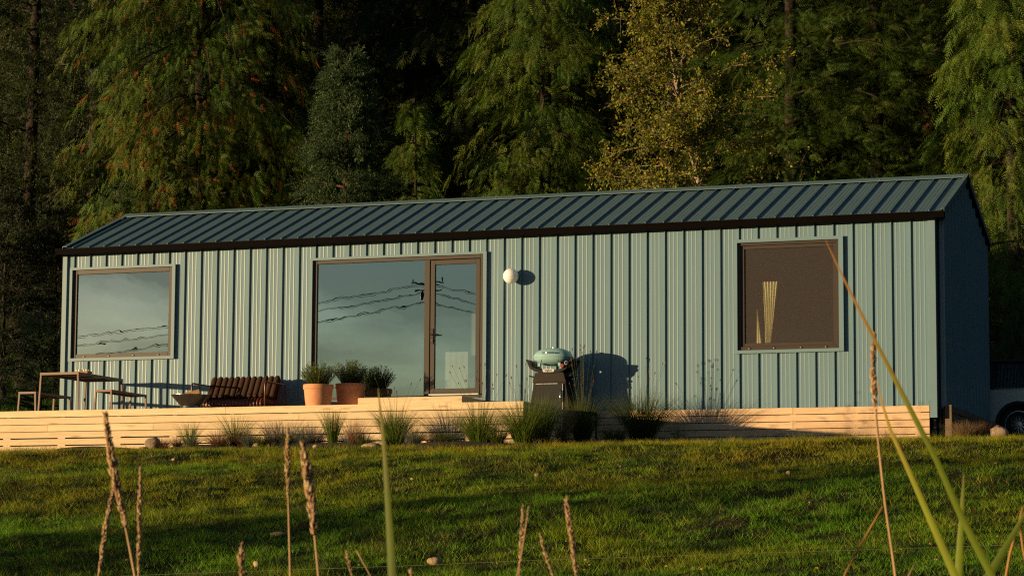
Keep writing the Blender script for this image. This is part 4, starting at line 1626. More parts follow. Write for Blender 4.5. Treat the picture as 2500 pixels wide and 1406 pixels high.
def clump(px, pyb, y, wpx, hpx, pal, n, label, group, name='ornamental_grass', lean=0.5, arch=0.7, wid=0.006, seeds=0, seed_h=0, r0=0.25, hvar=0.5, seed_spread=1.0):
    n = int(n * 1.7)
    arch, wid, hpx = arch + 0.2, wid * 0.9, hpx * 1.0
    c = at_y(px, pyb, y)
    sc = np.linalg.norm(c - CAM) / FPX
    z0 = float(ground_z(c[0], y)) + 0.01
    H, Wd = hpx * sc, wpx * sc
    root = empty(name, (c[0], y, z0))
    tag(root, label, 'ornamental grass', group)
    rr = Wd * 0.5 * r0 * np.sqrt(RNG.uniform(0, 1, n))
    az = RNG.uniform(0, 2 * np.pi, n)
    base = np.stack([rr * np.cos(az), rr * np.sin(az) * 0.7, np.zeros(n)], -1)
    h = H * (1 - hvar + hvar * RNG.uniform(0, 1, n) ** 0.6) * 1.12
    out = RNG.uniform(0, 1, n) ** 0.8 * (Wd * 0.5) / H
    a, b = PAL[pal]
    mixv = RNG.uniform(0, 1, (n, 1))
    T0 = (a * (1 - mixv * 0.5) + b * mixv * 0.5) * RNG.uniform(0.7, 1.2, (n, 1))
    T1 = (a * 0.3 + b * 0.7) * RNG.uniform(0.7, 1.3, (n, 1))
    V, F, T = blades(base, h, az + RNG.normal(0, 0.5, n), out * lean, out * arch, wid * RNG.uniform(0.7, 1.3, n), T0, nseg=3, tip_tint=T1)
    np_mesh('foliage', V, F, 'blades', T, root)
    for i in range(seeds):
        a_ = random.uniform(0, 6.28)
        hh = seed_h * sc * random.uniform(0.6, 1.05)
        rad = Wd * 0.42 * random.uniform(0, 1) * seed_spread
        tip = Vector((rad * math.cos(a_), rad * math.sin(a_) * 0.6, hh))
        mid = Vector((tip.x * 0.35, tip.y * 0.35, hh * 0.55))
        n_ = 7
        pts = []
        for t in np.linspace(0, 1, n_):
            pts.append(mid * (2 * t * (1 - t)) + tip * (t * t))
        mb = MB()
        mb.tube(pts, [0.0021 - 0.0008 * t for t in np.linspace(0, 1, n_)], 4)
        st_ = mb.build('stem', 'stem_green', root)
        d = (pts[-1] - pts[-2]).normalized()
        L_ = random.uniform(0.032, 0.055)
        q = pts[-1]
        mb = MB()
        mb.tube([q - d * L_ * 0.3, q - d * L_ * 0.1, q + d * L_ * 0.4, q + d * L_ * 0.7], [0.002, 0.0062, 0.0062, 0.002], 6)
        mb.build('seed_head', 'seed_brown', st_)
    return root


mat('stem_green', (0.075, 0.085, 0.018), 0.6, var=0.2, scale=3)
mat('seed_brown', (0.10, 0.042, 0.028), 0.9, var=0.3, scale=30, bump=0.5, bscale=200)
OG = 'ornamental grasses planted along the deck'
clump(462, 1072, -4.05, 78, 78, 'G', 130, 'upright green grass tuft nearest the round boulder', OG, lean=0.5, arch=0.6)
clump(470, 1086, -4.2, 62, 42, 'B', 240, 'low grey green fescue in front of the upright tuft below the fire bowl', OG, wid=0.004)
clump(398, 1088, -4.15, 66, 36, 'R', 330, 'low fuzzy brown grass cushion beside the round boulder', OG, wid=0.0035, arch=1.2)
clump(434, 1084, -4.0, 58, 44, 'R', 200, 'dull brown grass wisp behind the low fescue', OG, wid=0.0035, arch=1.1)
clump(535, 1086, -4.2, 92, 56, 'R', 480, 'widest fuzzy red brown grass cushion below the sofa', OG, wid=0.0035, arch=1.2)
clump(577, 1074, -4.0, 104, 92, 'G', 170, 'tall spreading green tuft with straight blades below the sofa', OG, lean=0.8, arch=0.5)
clump(590, 1080, -4.1, 60, 50, 'R', 260, 'rusty grass wisps at the foot of the tall spreading tuft', OG, wid=0.0035, arch=1.0)
clump(606, 1087, -4.25, 56, 42, 'B', 260, 'blue grey fescue mound below the right end of the sofa', OG, wid=0.004)
clump(640, 1088, -4.25, 58, 42, 'D', 200, 'dark green low tuft between the blue fescue and the grey rock', OG)
clump(668, 1070, -3.9, 84, 78, 'P', 210, 'thin purplish grey wisps against the deck boards', OG, wid=0.0035, lean=0.6, arch=0.5)
clump(700, 1086, -4.15, 56, 46, 'D', 170, 'small dark tuft behind the thin pale seed head', OG)
clump(742, 1086, -4.1, 88, 62, 'B', 330, 'pale grey green grass with fine arching threads left of the small pale stone', OG, wid=0.0035, arch=1.1)
clump(768, 1066, -3.85, 90, 66, 'P', 190, 'lilac grey wisps close to the deck boards under the terracotta pots', OG, wid=0.003, lean=0.6, arch=0.6)
clump(812, 1082, -4.1, 78, 104, 'G', 190, 'upright bright green tuft right of the small pale stone', OG, lean=0.35, arch=0.6)
clump(866, 1082, -4.05, 84, 78, 'R', 230, 'thin upright brown grass under the left end of the timber step', OG, wid=0.0035, lean=0.8, arch=0.4)
clump(890, 1086, -4.3, 70, 36, 'D', 150, 'low dark tuft behind the long flat rock', OG)
clump(965, 1084, -4.05, 128, 110, 'G', 330, 'big green grass clump behind the tall foreground blade', OG, seeds=8, seed_h=170, seed_spread=1.5)
clump(1012, 1088, -4.25, 84, 54, 'B', 240, 'grey green low grass at the right foot of the big clump', OG, wid=0.004)
clump(1088, 1084, -4.2, 92, 46, 'D', 260, 'dark feathery low plant under the right end of the timber step', OG, wid=0.004, lean=1.2, arch=0.5)
clump(1060, 1088, -4.1, 90, 42, 'R', 240, 'faded brown grass between the grey green and the feathery plants', OG, wid=0.0035)
clump(1172, 1084, -4.1, 170, 112, 'G', 430, 'wide green clump below the globe lamp with dark seed heads above', OG, seeds=22, seed_h=190, seed_spread=1.2)
clump(1215, 1088, -4.3, 90, 62, 'D', 230, 'lower dark tuft between the two wide green clumps', OG)
clump(1278, 1088, -4.2, 170, 122, 'G', 450, 'wide green clump at the corner of the deck', OG, seeds=16, seed_h=200)
clump(1325, 1082, -3.3, 110, 130, 'G', 260, 'grass clump just right of the deck corner below the grill', OG, seeds=6, seed_h=210)
clump(1372, 1062, -2.6, 74, 108, 'L', 170, 'blond plume grass bending over beside the deck corner', OG, wid=0.004, lean=0.7, arch=0.9)
clump(1340, 1090, -3.4, 150, 46, 'L', 46, 'few long pale blades arching flat over the lawn edge below the grill', OG, wid=0.007, lean=1.6, arch=1.2)
clump(1422, 1080, -1.4, 118, 128, 'D', 420, 'tall dark grass clump with upright stems right of the grill', OG, seeds=26, seed_h=236, seed_spread=0.8)
clump(1500, 1085, -1.3, 100, 58, 'D', 220, 'small dark grass filling the gap between the two tall clumps', OG)
clump(1568, 1082, -0.75, 168, 150, 'D', 620, 'broad dark green clump standing before the lit skirting boards', OG, seeds=9, seed_h=215, lean=0.7, arch=0.8)
clump(1655, 1080, -1.1, 70, 66, 'D', 60, 'sparse wisps of grass right of the broad dark clump', OG, wid=0.004)
clump(2170, 1074, -0.6, 62, 44, 'R', 90, 'sparse reddish grass wisps behind the pale stem on the right', OG, wid=0.003)
clump(2070, 1079, -0.5, 86, 40, 'R', 70, 'thin brown grass wisps low against the middle of the skirting', OG, wid=0.003)
clump(2352, 1074, -0.4, 108, 56, 'L', 380, 'blond and rusty grass tuft at the dark corner of the cabin', OG, wid=0.004, lean=0.5, arch=0.4)
clump(2392, 1070, -0.1, 70, 56, 'R', 200, 'brown tuft between the blond grass and the grey boulder', OG, wid=0.004)

# ------------------------------------------------------------------ trees
def tmpl_cedar(k=5, wid=0.040):
    V, F = [], []
    def leaf(p, d, L, w_):
        p, d = np.array(p, float), norm(np.array(d, float))
        s_ = norm(np.cross(d, [0, 0, 1.0]))
        i = len(V)
        V.extend([p - s_ * w_ * 0.8, p + s_ * w_ * 0.8, p + d * L])
        F.append((i, i + 1, i + 2))
    for i in range(k):
        t = 0.08 + 0.80 * i / (k - 1)
        z = -0.12 * t * t
        L = 0.36 * (1 - 0.62 * t) + 0.05
        for s_ in (-1, 1):
            leaf((t + 0.02 * s_, 0, z), (0.75, s_ * 0.72, -0.22), L, wid * (1 - 0.3 * t))
    leaf((0.85, 0, -0.10), (1, 0, -0.35), 0.2, wid)
    return np.array(V), np.array(F)


def tmpl_spruce(k=16):
    V, F = [], []
    for i in range(k):
        t = 0.04 + 0.94 * i / (k - 1)
        for q in range(1):
            a = 2.4 * i
            d = norm(np.array([0.85, math.cos(a), math.sin(a)]))
            s_ = norm(np.cross(d, [0.3, 0.2, 1.0])) * 0.034
            p = np.array([t, 0, 0])
            i0 = len(V)
            V.extend([p - s_, p + s_, p + d * 0.19])
            F.append((i0, i0 + 1, i0 + 2))
    return np.array(V), np.array(F)


def tmpl_leaf():
    return np.array([[0, 0, 0], [0.45, 0.30, 0.05], [1, 0, -0.08], [0.45, -0.30, 0.05]]), np.array([(0, 1, 2), (0, 2, 3)])


TC, TS, TL = tmpl_cedar(), tmpl_spruce(), tmpl_leaf()
TH = tmpl_cedar(6, 0.030)
TCOARSE = tmpl_cedar(3, 0.06)


def scatter(tm, P_, A, N_, size, tint, jit=0.25):
    """copies of a template at P_ with axis A and normal N_"""
    V0, F0 = tm
    a = norm(A)
    b = norm(np.cross(N_, a))
    c = np.cross(a, b)
    n = len(P_)
    V = P_[:, None] + size[:, None, None] * (V0[None, :, 0:1] * a[:, None] + V0[None, :, 1:2] * b[:, None] + V0[None, :, 2:3] * c[:, None])
    F = F0[None] + (np.arange(n) * len(V0))[:, None, None]
    T = np.repeat(tint, len(V0), axis=0) * RNG.uniform(1 - jit, 1 + jit, (n * len(V0), 1))
    return V.reshape(-1, 3), F.reshape(-1, 3), T


def conifer(name, x, y, H, Rm, zv, nb, ns, kind, size, tints, label, group='trees of the dark wood behind the cabin', bark='bark', trunk_r=0.15, lo=0.6, dead=0.0, cat='tree', limbs=40, shape=1.0, seed=0, trunk_vis=True):
    rg = np.random.default_rng(500 + seed)
    z0 = float(ground_z(x, y))
    root = empty(name, (x, y, z0))
    tag(root, label, cat, group)
    zv = (zv[0] - z0, zv[1] - z0)
    hs = np.where(rg.uniform(0, 1, nb) < 0.90, rg.uniform(max(lo, zv[0]), min(zv[1], H * 0.985), nb), rg.uniform(lo, H * 0.98, nb))
    az = rg.uniform(0, 2 * np.pi, nb)
    keep = (np.sin(az) < 0.35) | (rg.uniform(0, 1, nb) < 0.4)
    hs, az = hs[keep], az[keep]
    nb = len(hs)
    rel = np.clip((hs - lo) / (H - lo), 0, 1)
    L = Rm * (1 - rel ** 1.15) ** shape * rg.uniform(0.62, 1.18, nb) + 0.12
    d = np.stack([np.cos(az), np.sin(az), np.zeros(nb)], -1)
    lat = np.stack([-np.sin(az), np.cos(az), np.zeros(nb)], -1)
    if kind == 'cedar':
        up, dr = rg.uniform(-0.1, 0.25, nb), rg.uniform(0.35, 0.75, nb)
    elif kind == 'spruce':
        up, dr = rg.uniform(0.15, 0.5, nb), rg.uniform(-0.05, 0.35, nb)
    else:
        up, dr = rg.uniform(0.0, 0.35, nb), rg.uniform(0.2, 0.5, nb)
    bi = np.repeat(np.arange(nb), ns)
    n = len(bi)
    # sprays hang in tassels: a dozen branchlets along each branch, several sprays on each
    nt_ = max(4, ns // 9)
    ts_, tside = 1 - 0.78 * rg.uniform(0, 1, (nb, nt_)) ** 1.4, rg.uniform(-1, 1, (nb, nt_))
    pick = rg.integers(nt_, size=n)
    s_ = np.clip(ts_[bi, pick] + rg.normal(0, 0.025, n), 0.12, 1.05)
    Lb = L[bi]
    side = tside[bi, pick] + rg.normal(0, 0.06, n)
    hang = rg.uniform(0, 1, n)
    width = 0.42 * Lb * (1.12 - s_) + 0.12
    P_ = d[bi] * (Lb * s_)[:, None] + lat[bi] * (side * width)[:, None]
    P_[:, 2] += hs[bi] + Lb * (up[bi] * s_ - dr[bi] * s_ ** 2) - 0.10 * np.abs(side) * Lb * 0.3
    P_ += rg.normal(0, 0.035, (n, 3))
    P_ += (d[bi] * 0.12 + lat[bi] * (0.10 * side)[:, None]) * hang[:, None]
    P_[:, 2] -= hang * {'cedar': 0.38, 'hemlock': 0.16, 'spruce': 0.10}[kind] * rg.uniform(0.6, 1.2, (nb, nt_))[bi, pick]
    if kind == 'cedar':
        A = d[bi] * 0.55 + lat[bi] * (side * 0.55)[:, None] + rg.normal(0, 0.25, (n, 3))
        A[:, 2] -= rg.uniform(0.35, 1.3, n)
        N_ = d[bi] * 0.9 + rg.normal(0, 0.45, (n, 3)) + np.array([0, 0, 0.4])
        tm = TC
        sz = size * rg.uniform(0.6, 1.3, n)
    elif kind == 'hemlock':
        A = d[bi] * 0.8 + lat[bi] * (side * 0.8)[:, None] + rg.normal(0, 0.28, (n, 3))
        A[:, 2] -= rg.uniform(-0.1, 0.6, n)
        N_ = d[bi] * 0.45 + rg.normal(0, 0.4, (n, 3)) + np.array([0, 0, 0.8])
        tm = TH
        sz = size * rg.uniform(0.6, 1.3, n)
    else:
        A = d[bi] * 0.85 + lat[bi] * (side * 0.9)[:, None] + rg.normal(0, 0.3, (n, 3))
        A[:, 2] += rg.uniform(-0.35, 0.65, n)
        N_ = rg.normal(0, 0.5, (n, 3)) + np.array([0, 0, 1.0])
        tm = TS
        sz = size * rg.uniform(0.6, 1.25, n)
    tn = np.array(tints)
    ti = (tn[rg.integers(len(tn), size=nb)] * rg.uniform(0.7, 1.2, (nb, 1)))[bi] * 0.6 + tn[rg.integers(len(tn), size=n)] * 0.4
    ti = ti * rg.uniform(0.7, 1.3, (n, 1))
    if dead:
        dd = (rg.uniform(0, 1, n) < dead * (1.5 - s_)) & (rg.uniform(0, 1, nb)[bi] < 0.55)
        ti[dd] = np.array([0.26, 0.062, 0.014]) * rg.uniform(0.6, 1.3, (dd.sum(), 1))
    # shorter shoots close round the trunk
    m2 = min(1300, n // 6) if H > 10 else n // 14
    zi = rg.uniform(max(lo, zv[0]), min(zv[1], H * 0.95), m2)
    ai = rg.uniform(np.pi * 0.95, np.pi * 2.05, m2)
    Ri = Rm * (1 - np.clip((zi - lo) / (H - lo), 0, 1) ** 1.15) ** shape
    ri = trunk_r + Ri * rg.uniform(0.08, 0.5, m2)
    di = np.stack([np.cos(ai), np.sin(ai), np.zeros(m2)], -1)
    P_ = np.concatenate([P_, di * ri[:, None] + np.stack([np.zeros(m2), np.zeros(m2), zi], -1)])
    A = np.concatenate([A, di * 0.6 + rg.normal(0, 0.45, (m2, 3)) + np.array([0, 0, -0.5 if kind != 'spruce' else 0.1])])
    N_ = np.concatenate([N_, di * 0.8 + rg.normal(0, 0.5, (m2, 3)) + np.array([0, 0, 0.4])])
    sz = np.concatenate([sz, size * rg.uniform(0.7, 1.3, m2)])
    ti = np.concatenate([ti, tn[rg.integers(len(tn), size=m2)] * rg.uniform(0.6, 1.2, (m2, 1))])
    V, F, T = scatter(tm, P_, A, N_, sz, ti)
    np_mesh('crown', V, F, 'needles', T, root)
    mb = MB()
    nz = 14
    bend = rg.uniform(-0.12, 0.12, 2)
    mb.tube([(bend[0] * math.sin(3 * t), bend[1] * math.sin(2.5 * t), -0.3 + (H + 0.2) * t) for t in np.linspace(0, 1, nz)], [trunk_r * (1.25 if t == 0 else 1) * (1 - 0.93 * t) + 0.008 for t in np.linspace(0, 1, nz)], 10)
    for i in range(min(limbs, nb)):
        pts = []
        for t in (0, 0.35, 0.7, 0.95):
            pts.append(d[i] * L[i] * t + np.array([0, 0, hs[i] + L[i] * (up[i] * t - dr[i] * t * t)]))
        mb.tube(pts, [0.030, 0.022, 0.014, 0.005], 5, cap=False)
    mb.build('trunk', bark, root, smooth=True)
    return root


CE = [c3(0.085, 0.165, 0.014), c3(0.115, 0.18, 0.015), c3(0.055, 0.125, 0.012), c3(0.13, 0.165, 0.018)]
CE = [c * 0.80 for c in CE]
CE_SHADED = [c * 0.42 for c in CE]  # cedar tints darkened for trees meant to stand in shade
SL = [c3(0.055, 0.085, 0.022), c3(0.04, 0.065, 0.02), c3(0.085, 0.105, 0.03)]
BACK_SHADED = [c3(0.026, 0.045, 0.008), c3(0.02, 0.036, 0.008), c3(0.034, 0.05, 0.009)]  # back row needles: shade of the gaps put into the colour
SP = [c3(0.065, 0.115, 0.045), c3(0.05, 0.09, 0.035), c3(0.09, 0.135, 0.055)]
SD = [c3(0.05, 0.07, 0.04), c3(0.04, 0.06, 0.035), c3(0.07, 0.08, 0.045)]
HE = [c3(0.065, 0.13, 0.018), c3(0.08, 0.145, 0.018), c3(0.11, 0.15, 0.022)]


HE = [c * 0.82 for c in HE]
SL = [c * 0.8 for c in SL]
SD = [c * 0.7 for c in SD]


def tx(px, y):
    return float(at_y(px, 400, y)[0])


conifer('spruce_tree', tx(70, 11), 11, 24, 2.7, (1.8, 12), 200, 78, 'spruce', 0.28, SL, 'dark spruce with drooping grey green boughs beyond the left end of the cabin', seed=1, lo=0.4, trunk_r=0.16)
conifer('cedar_tree', tx(490, 11.5), 11.5, 34, 3.05, (4.9, 11.3), 235, 160, 'cedar', 0.22, CE, 'broad sunlit cedar with rust coloured dead sprays above the left half of the roof', seed=3, dead=0.20, shape=0.6)
conifer('spruce_tree', tx(845, 7.5), 7.5, 7.85 - float(ground_z(tx(845, 7.5), 7.5)), 1.75, (3.0, 8.0), 170, 54, 'spruce', 0.24, SP, 'young blue grey spruce with a bare reddish top rising behind the ridge', bark='red_bark', trunk_r=0.10, seed=4, shape=1.0)
conifer('cedar_tree', tx(1000, 16), 16, 24, 2.5, (5.0, 12.5), 90, 80, 'cedar', 0.37, CE_SHADED, 'shaded cedar between the young spruce and the bright hanging cedar', seed=5, dead=0.02)
conifer('cedar_tree', tx(770, 15.5), 15.5, 25, 2.0, (5.0, 12.5), 85, 80, 'cedar', 0.37, CE_SHADED, 'narrow dark cedar directly behind the tip of the young spruce', seed=6, dead=0.06)
conifer('cedar_tree', tx(1330, 12.5), 12.5, 30, 2.1, (4.6, 10.8), 150, 155, 'cedar', 0.23, CE, 'cedar with bright yellow green hanging sprays left of the yellow leaved tree', seed=7, shape=0.7)
conifer('cedar_tree', tx(1010, 10.5), 10.5, 6.6, 1.2, (3.5, 9.0), 50, 110, 'cedar', 0.20, CE, 'small cedar sapling showing above the middle of the roof', seed=8, trunk_r=0.07)
conifer('hemlock_tree', tx(1930, 12.5), 12.5, 30, 2.6, (4.5, 10.8), 160, 118, 'hemlock', 0.255, HE, 'feathery dark green hemlock right of the yellow leaved tree', seed=9)
conifer('hemlock_tree', tx(2140, 13.5), 13.5, 32, 2.3, (4.6, 11.2), 145, 115, 'hemlock', 0.255, HE, 'hemlock with flat layered boughs above the right end of the roof', seed=10)
conifer('hemlock_tree', tx(2275, 16), 16, 24, 1.5, (4.5, 12), 50, 80, 'hemlock', 0.32, HE, 'dim tree with a bare reddish trunk in the top right gap of the wood', bark='red_bark', trunk_r=0.2, seed=11, limbs=20)
conifer('cedar_tree', tx(2480, 8.2), 8.2, 15, 2.0, (1.5, 8.6), 110, 135, 'cedar', 0.225, CE, 'sunlit cedar hanging over the gable at the right edge', seed=12)
conifer('hemlock_tree', tx(2330, 9.5), 9.5, 5.2, 1.3, (2.5, 9), 50, 120, 'hemlock', 0.20, CE, 'low bright hemlock sapling just above the right end of the ridge', seed=13, trunk_r=0.07)
conifer('spruce_tree', tx(108, 5.5), 5.5, 2.75, 0.65, (0.6, 2.5), 46, 26, 'spruce', 0.17, SP, 'little spruce sapling in the shade at the left end of the cabin', seed=14, trunk_r=0.03, lo=0.3)
conifer('spruce_tree', tx(285, 9), 9, 4.9, 0.9, (2.0, 5.6), 50, 26, 'spruce', 0.2, SP, 'little spruce whose tip shows beside the left end of the ridge', seed=15, trunk_r=0.05, lo=0.4)
conifer('spruce_tree', tx(25, 9), 9, 4.6, 1.5, (0.0, 6), 110, 34, 'spruce', 0.28, SD, 'bushy young spruce in deep shade at the left edge beside the dining table', seed=16, trunk_r=0.06, lo=0.1)
conifer('spruce_tree', tx(150, 10), 10, 4.2, 1.4, (0.0, 6), 100, 34, 'spruce', 0.28, SD, 'bushy young spruce in deep shade close to the left wall of the cabin', seed=17, trunk_r=0.06, lo=0.1)
conifer('cedar_tree', tx(665, 13.5), 13.5, 30, 2.0, (4.5, 12), 90, 95, 'cedar', 0.32, CE_SHADED, 'half shaded cedar with reddish dead sprays between the broad cedar and the young spruce', seed=18, dead=0.16, shape=0.6)
conifer('cedar_tree', tx(1150, 15), 15, 30, 2.0, (4.5, 12), 80, 90, 'cedar', 0.34, CE_SHADED, 'dim cedar just left of the bright hanging cedar', seed=19, shape=0.6)
conifer('cedar_tree', tx(1500, 14.5), 14.5, 30, 1.9, (4.5, 12), 75, 90, 'cedar', 0.34, CE_SHADED, 'dim cedar between the bright hanging cedar and the yellow leaved tree', seed=20, shape=0.6)
conifer('hemlock_tree', tx(2390, 13), 13, 30, 2.0, (2.0, 12), 75, 80, 'hemlock', 0.35, CE_SHADED, 'dim hemlock above the gable in the upper right', seed=21, shape=0.6)
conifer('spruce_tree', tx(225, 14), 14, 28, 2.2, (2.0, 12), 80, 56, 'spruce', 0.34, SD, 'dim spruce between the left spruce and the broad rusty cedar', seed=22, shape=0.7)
# second row, each tree on its own
for i, (px, yy, nm, lab) in enumerate((
        (-60, 16, 'spruce_tree', 'black green spruce cut by the left edge of the photograph'),
        (175, 17, 'cedar_tree', 'unlit cedar in the gap between the left spruce and the rusty cedar'),
        (560, 18, 'cedar_tree', 'dark cedar hidden behind the broad rusty cedar'),
        (900, 20, 'hemlock_tree', 'dim hemlock deep in the wood behind the young spruce'),
        (1150, 18, 'cedar_tree', 'black cedar filling the dark gap right of the sapling'),
        (1480, 17, 'cedar_tree', 'dark cedar behind the left side of the yellow leaved tree'),
        (1720, 17, 'hemlock_tree', 'dark hemlock directly behind the yellow leaved tree'),
        (2050, 18, 'hemlock_tree', 'unlit hemlock between the two feathery hemlocks'),
        (2400, 17, 'cedar_tree', 'black cedar in the gap at the upper right corner'),
        (2560, 15, 'cedar_tree', 'dark cedar at the right edge behind the hanging cedar'))):
    kd = nm.split('_')[0]
    conifer(nm, tx(px, yy), yy, 24, 2.3, (2.0 if px < 300 or px > 2300 else 5.0, 13), 95, 40, kd, 0.46 if kd != 'spruce' else 0.38, SD if kd == 'spruce' else BACK_SHADED, lab, seed=40 + i, limbs=10, lo=1.0)

# the wood beyond, one dark mass
n = 15000
x = RNG.uniform(-24, 26, n)
y = 21 + 3.5 * RNG.uniform(0, 1, n)
z = ground_z(x, y) + RNG.uniform(-0.3, 1, n) * 13
d = RNG.normal(0, 0.6, (n, 3)) + np.array([0, -0.6, -0.8])
V, F, T = scatter(TCOARSE, np.stack([x, y, z], -1), d, RNG.normal(0, 0.5, (n, 3)) + np.array([0, -1, 0.2]), RNG.uniform(0.7, 1.4, n), np.array(BACK_SHADED)[RNG.integers(3, size=n)] * 0.7)  # needle colour darkened again for the unlit depth of the wood
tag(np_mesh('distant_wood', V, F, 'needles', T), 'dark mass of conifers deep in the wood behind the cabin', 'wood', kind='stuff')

# trees outside the frame on the left: four added to shade the rise, two throw the long shadows over the lawn
for i, (xx, yy, hh, rr, lab) in enumerate(((-9.2, 0.6, 5.6, 2.1, 'unseen spruce added for shade on the rise nearest the left end of the deck'),
        (-14.5, 4.5, 6.0, 2.6, 'tall unseen spruce added for shade on the rise left of the cabin'),
        (-19, 6.5, 8.5, 3.0, 'tallest unseen spruce added for shade farthest up the rise left of the cabin'),
        (-13, -1.2, 4.2, 2.0, 'low unseen spruce added for shade below the others left of the deck'),
        (-11.9, -33.0, 8.5, 0.75, 'slim spruce at the foot of the slope left of the lawn'),
        (-13.6, -36.2, 8.0, 0.5, 'thin spruce beside the slim one at the foot of the slope'))):
    conifer('spruce_tree', xx, yy, hh, rr, (-4, hh), 90 if i < 4 else (80, 34)[i - 4], 22 if i < 4 else 26, 'spruce', 0.46, SD, lab, group='spruces left of the cabin and lawn', seed=70 + i, limbs=8, lo=0.2, shape=1.0 if i < 4 else 0.5)


# the broadleaved tree with autumn leaves
def broadleaf(px, y, label):
    x = tx(1708, y)
    z0 = float(ground_z(x, y))
    root = empty('birch_tree', (x, y, z0))
    tag(root, label, 'tree', 'trees of the dark wood behind the cabin')
    rg = np.random.default_rng(77)
    tr = []
    for q in ((1722, 520), (1712, 470), (1690, 390), (1668, 290), (1652, 200), (1636, 110), (1622, 50), (1616, -40), (1606, -130)):
        p = at_y(q[0], q[1], y)
        tr.append(Vector((p[0] - x, 0.10 * math.sin(q[1] * 0.02), p[2] - z0)))
    tr = [Vector((tr[0].x + 0.22, 0, -0.2)), Vector((tr[0].x + 0.10, 0, tr[0].z * 0.55))] + tr
    mb = MB()
    mb.tube(tr, [0.085, 0.072, 0.062, 0.055, 0.048, 0.040, 0.032, 0.024, 0.017, 0.012, 0.006], 8)
    zs = np.array([p.z for p in tr])
    P_, A = [], []
    nbr = 110
    for i in range(nbr):
        h = rg.uniform(tr[2].z * 0.62, tr[-1].z)
        bx = float(np.interp(h, zs, [p.x for p in tr]))
        by = float(np.interp(h, zs, [p.y for p in tr]))
        rel = (h - tr[2].z * 0.62) / (tr[-1].z - tr[2].z * 0.62)
        Lb = (2.9 * (1 - 0.70 * rel)) * rg.uniform(0.55, 1.1)
        az = rg.uniform(0, 2 * np.pi)
        if math.sin(az) > 0.5 and rg.uniform() < 0.5:
            az = -az
        d = np.array([math.cos(az), math.sin(az) * 0.8, 0])
        el = rg.uniform(0.35, 1.0)
        pts = [np.array([bx, by, h]) + d * Lb * t + np.array([0, 0, Lb * (el * t - 0.45 * t * t)]) for t in np.linspace(0, 1, 6)]
        mb.tube(pts, [0.016, 0.012, 0.009, 0.007, 0.005, 0.003], 5, cap=False)
        ntw = int(9 + 9 * Lb)
        for k2 in range(ntw):
            t = rg.uniform(0.2, 1.0)
            b0 = np.array([np.interp(t, np.linspace(0, 1, 6), [p[c] for p in pts]) for c in range(3)])
            td = d * rg.uniform(0.2, 0.9) + rg.normal(0, 0.55, 3) + np.array([0, 0, 0.2])
            td = td / np.linalg.norm(td)
            tl = rg.uniform(0.15, 0.5)
            mb.tube([b0, b0 + td * tl * 0.9], [0.004, 0.0015], 3, cap=False)
            for q in range(int(rg.integers(9, 19))):
                P_.append(b0 + td * tl * rg.uniform(0.1, 1.05) + rg.normal(0, 0.03, 3))
                A.append(td * 0.6 + rg.normal(0, 0.6, 3) + np.array([0, 0, -0.25]))
    mb.build('trunk', 'pale_bark', root, smooth=True)
    P_, A = np.array(P_), np.array(A)
    n = len(P_)
    cols = np.array([c3(0.23, 0.23, 0.022), c3(0.165, 0.20, 0.02), c3(0.105, 0.155, 0.018), c3(0.38, 0.28, 0.03), c3(0.24, 0.15, 0.022)])
    wts = rg.choice(5, size=n, p=[0.3, 0.3, 0.22, 0.1, 0.08])
    V, F, T = scatter(TL, P_, A, rg.normal(0, 1, (n, 3)) + np.array([-0.3, -0.6, 0.3]), rg.uniform(0.042, 0.08, n), cols[wts] * rg.uniform(0.75, 1.2, (n, 1)))
    np_mesh('crown', V, F, 'leaves', T, root)


broadleaf(1690, 7.0, 'pale stemmed tree with yellow autumn leaves rising behind the right half of the roof')

# ------------------------------------------------------------------ power line across the valley (seen in the window panes)
def mirror(px, py, y):
    p = at_y(px, py, y)
    return Vector((p[0], -p[1], p[2]))


up_ = mirror(1047, 690, 95)
gzp = float(ground_z(up_.x, up_.y))
pole = empty('utility_pole', (up_.x, up_.y, gzp))
tag(pole, 'wooden utility pole with crossarm and transformers mirrored in the glazed door', 'utility pole')
hp = up_.z - gzp
mb = MB()
mb.tube([(0, 0, -0.5), (0, 0, hp * 0.5), (0, 0, hp + 0.2)], [0.17, 0.15, 0.12], 12)
mb.build('shaft', 'pole_wood', pole)
for dz, hw_ in ((0.0, 1.0), (-0.45, 0.8)):
    mb = MB()
    mb.bbox(-hw_, hw_, 0.12, 0.22, dz + hp - 0.04, dz + hp + 0.04, 0.01)
    mb.build('crossarm', 'pole_wood', pole)
for dx in (-0.9, 0.9):
    mb = MB()
    mb.lathe([(0.03, 0.06), (0.06, 0.10), (0.045, 0.16), (0.06, 0.2), (0.02, 0.26)], dx, 0.17, hp, seg=10)
    mb.build('insulator', 'wire_black', pole)
for dx in (-0.36,):
    mb = MB()
    mb.lathe([(0.05, -1.1), (0.13, -1.05), (0.14, -0.75), (0.11, -0.68), (0.05, -0.62), (0.04, -0.5)], dx, 0.1, hp + 0.1, seg=16)
    mb.build('transformer', 'wire_black', pole)


def power_line(a, b, sag, r, label):
    mb = MB()
    pts = []
    for t in np.linspace(0, 1, 28):
        p = a.lerp(b, t)
        pts.append((p.x, p.y, p.z - sag * 4 * t * (1 - t)))
    mb.tube(pts, r, 5)
    tag(mb.build('power_line', 'wire_black'), label, 'power line', 'power lines mirrored in the windows')


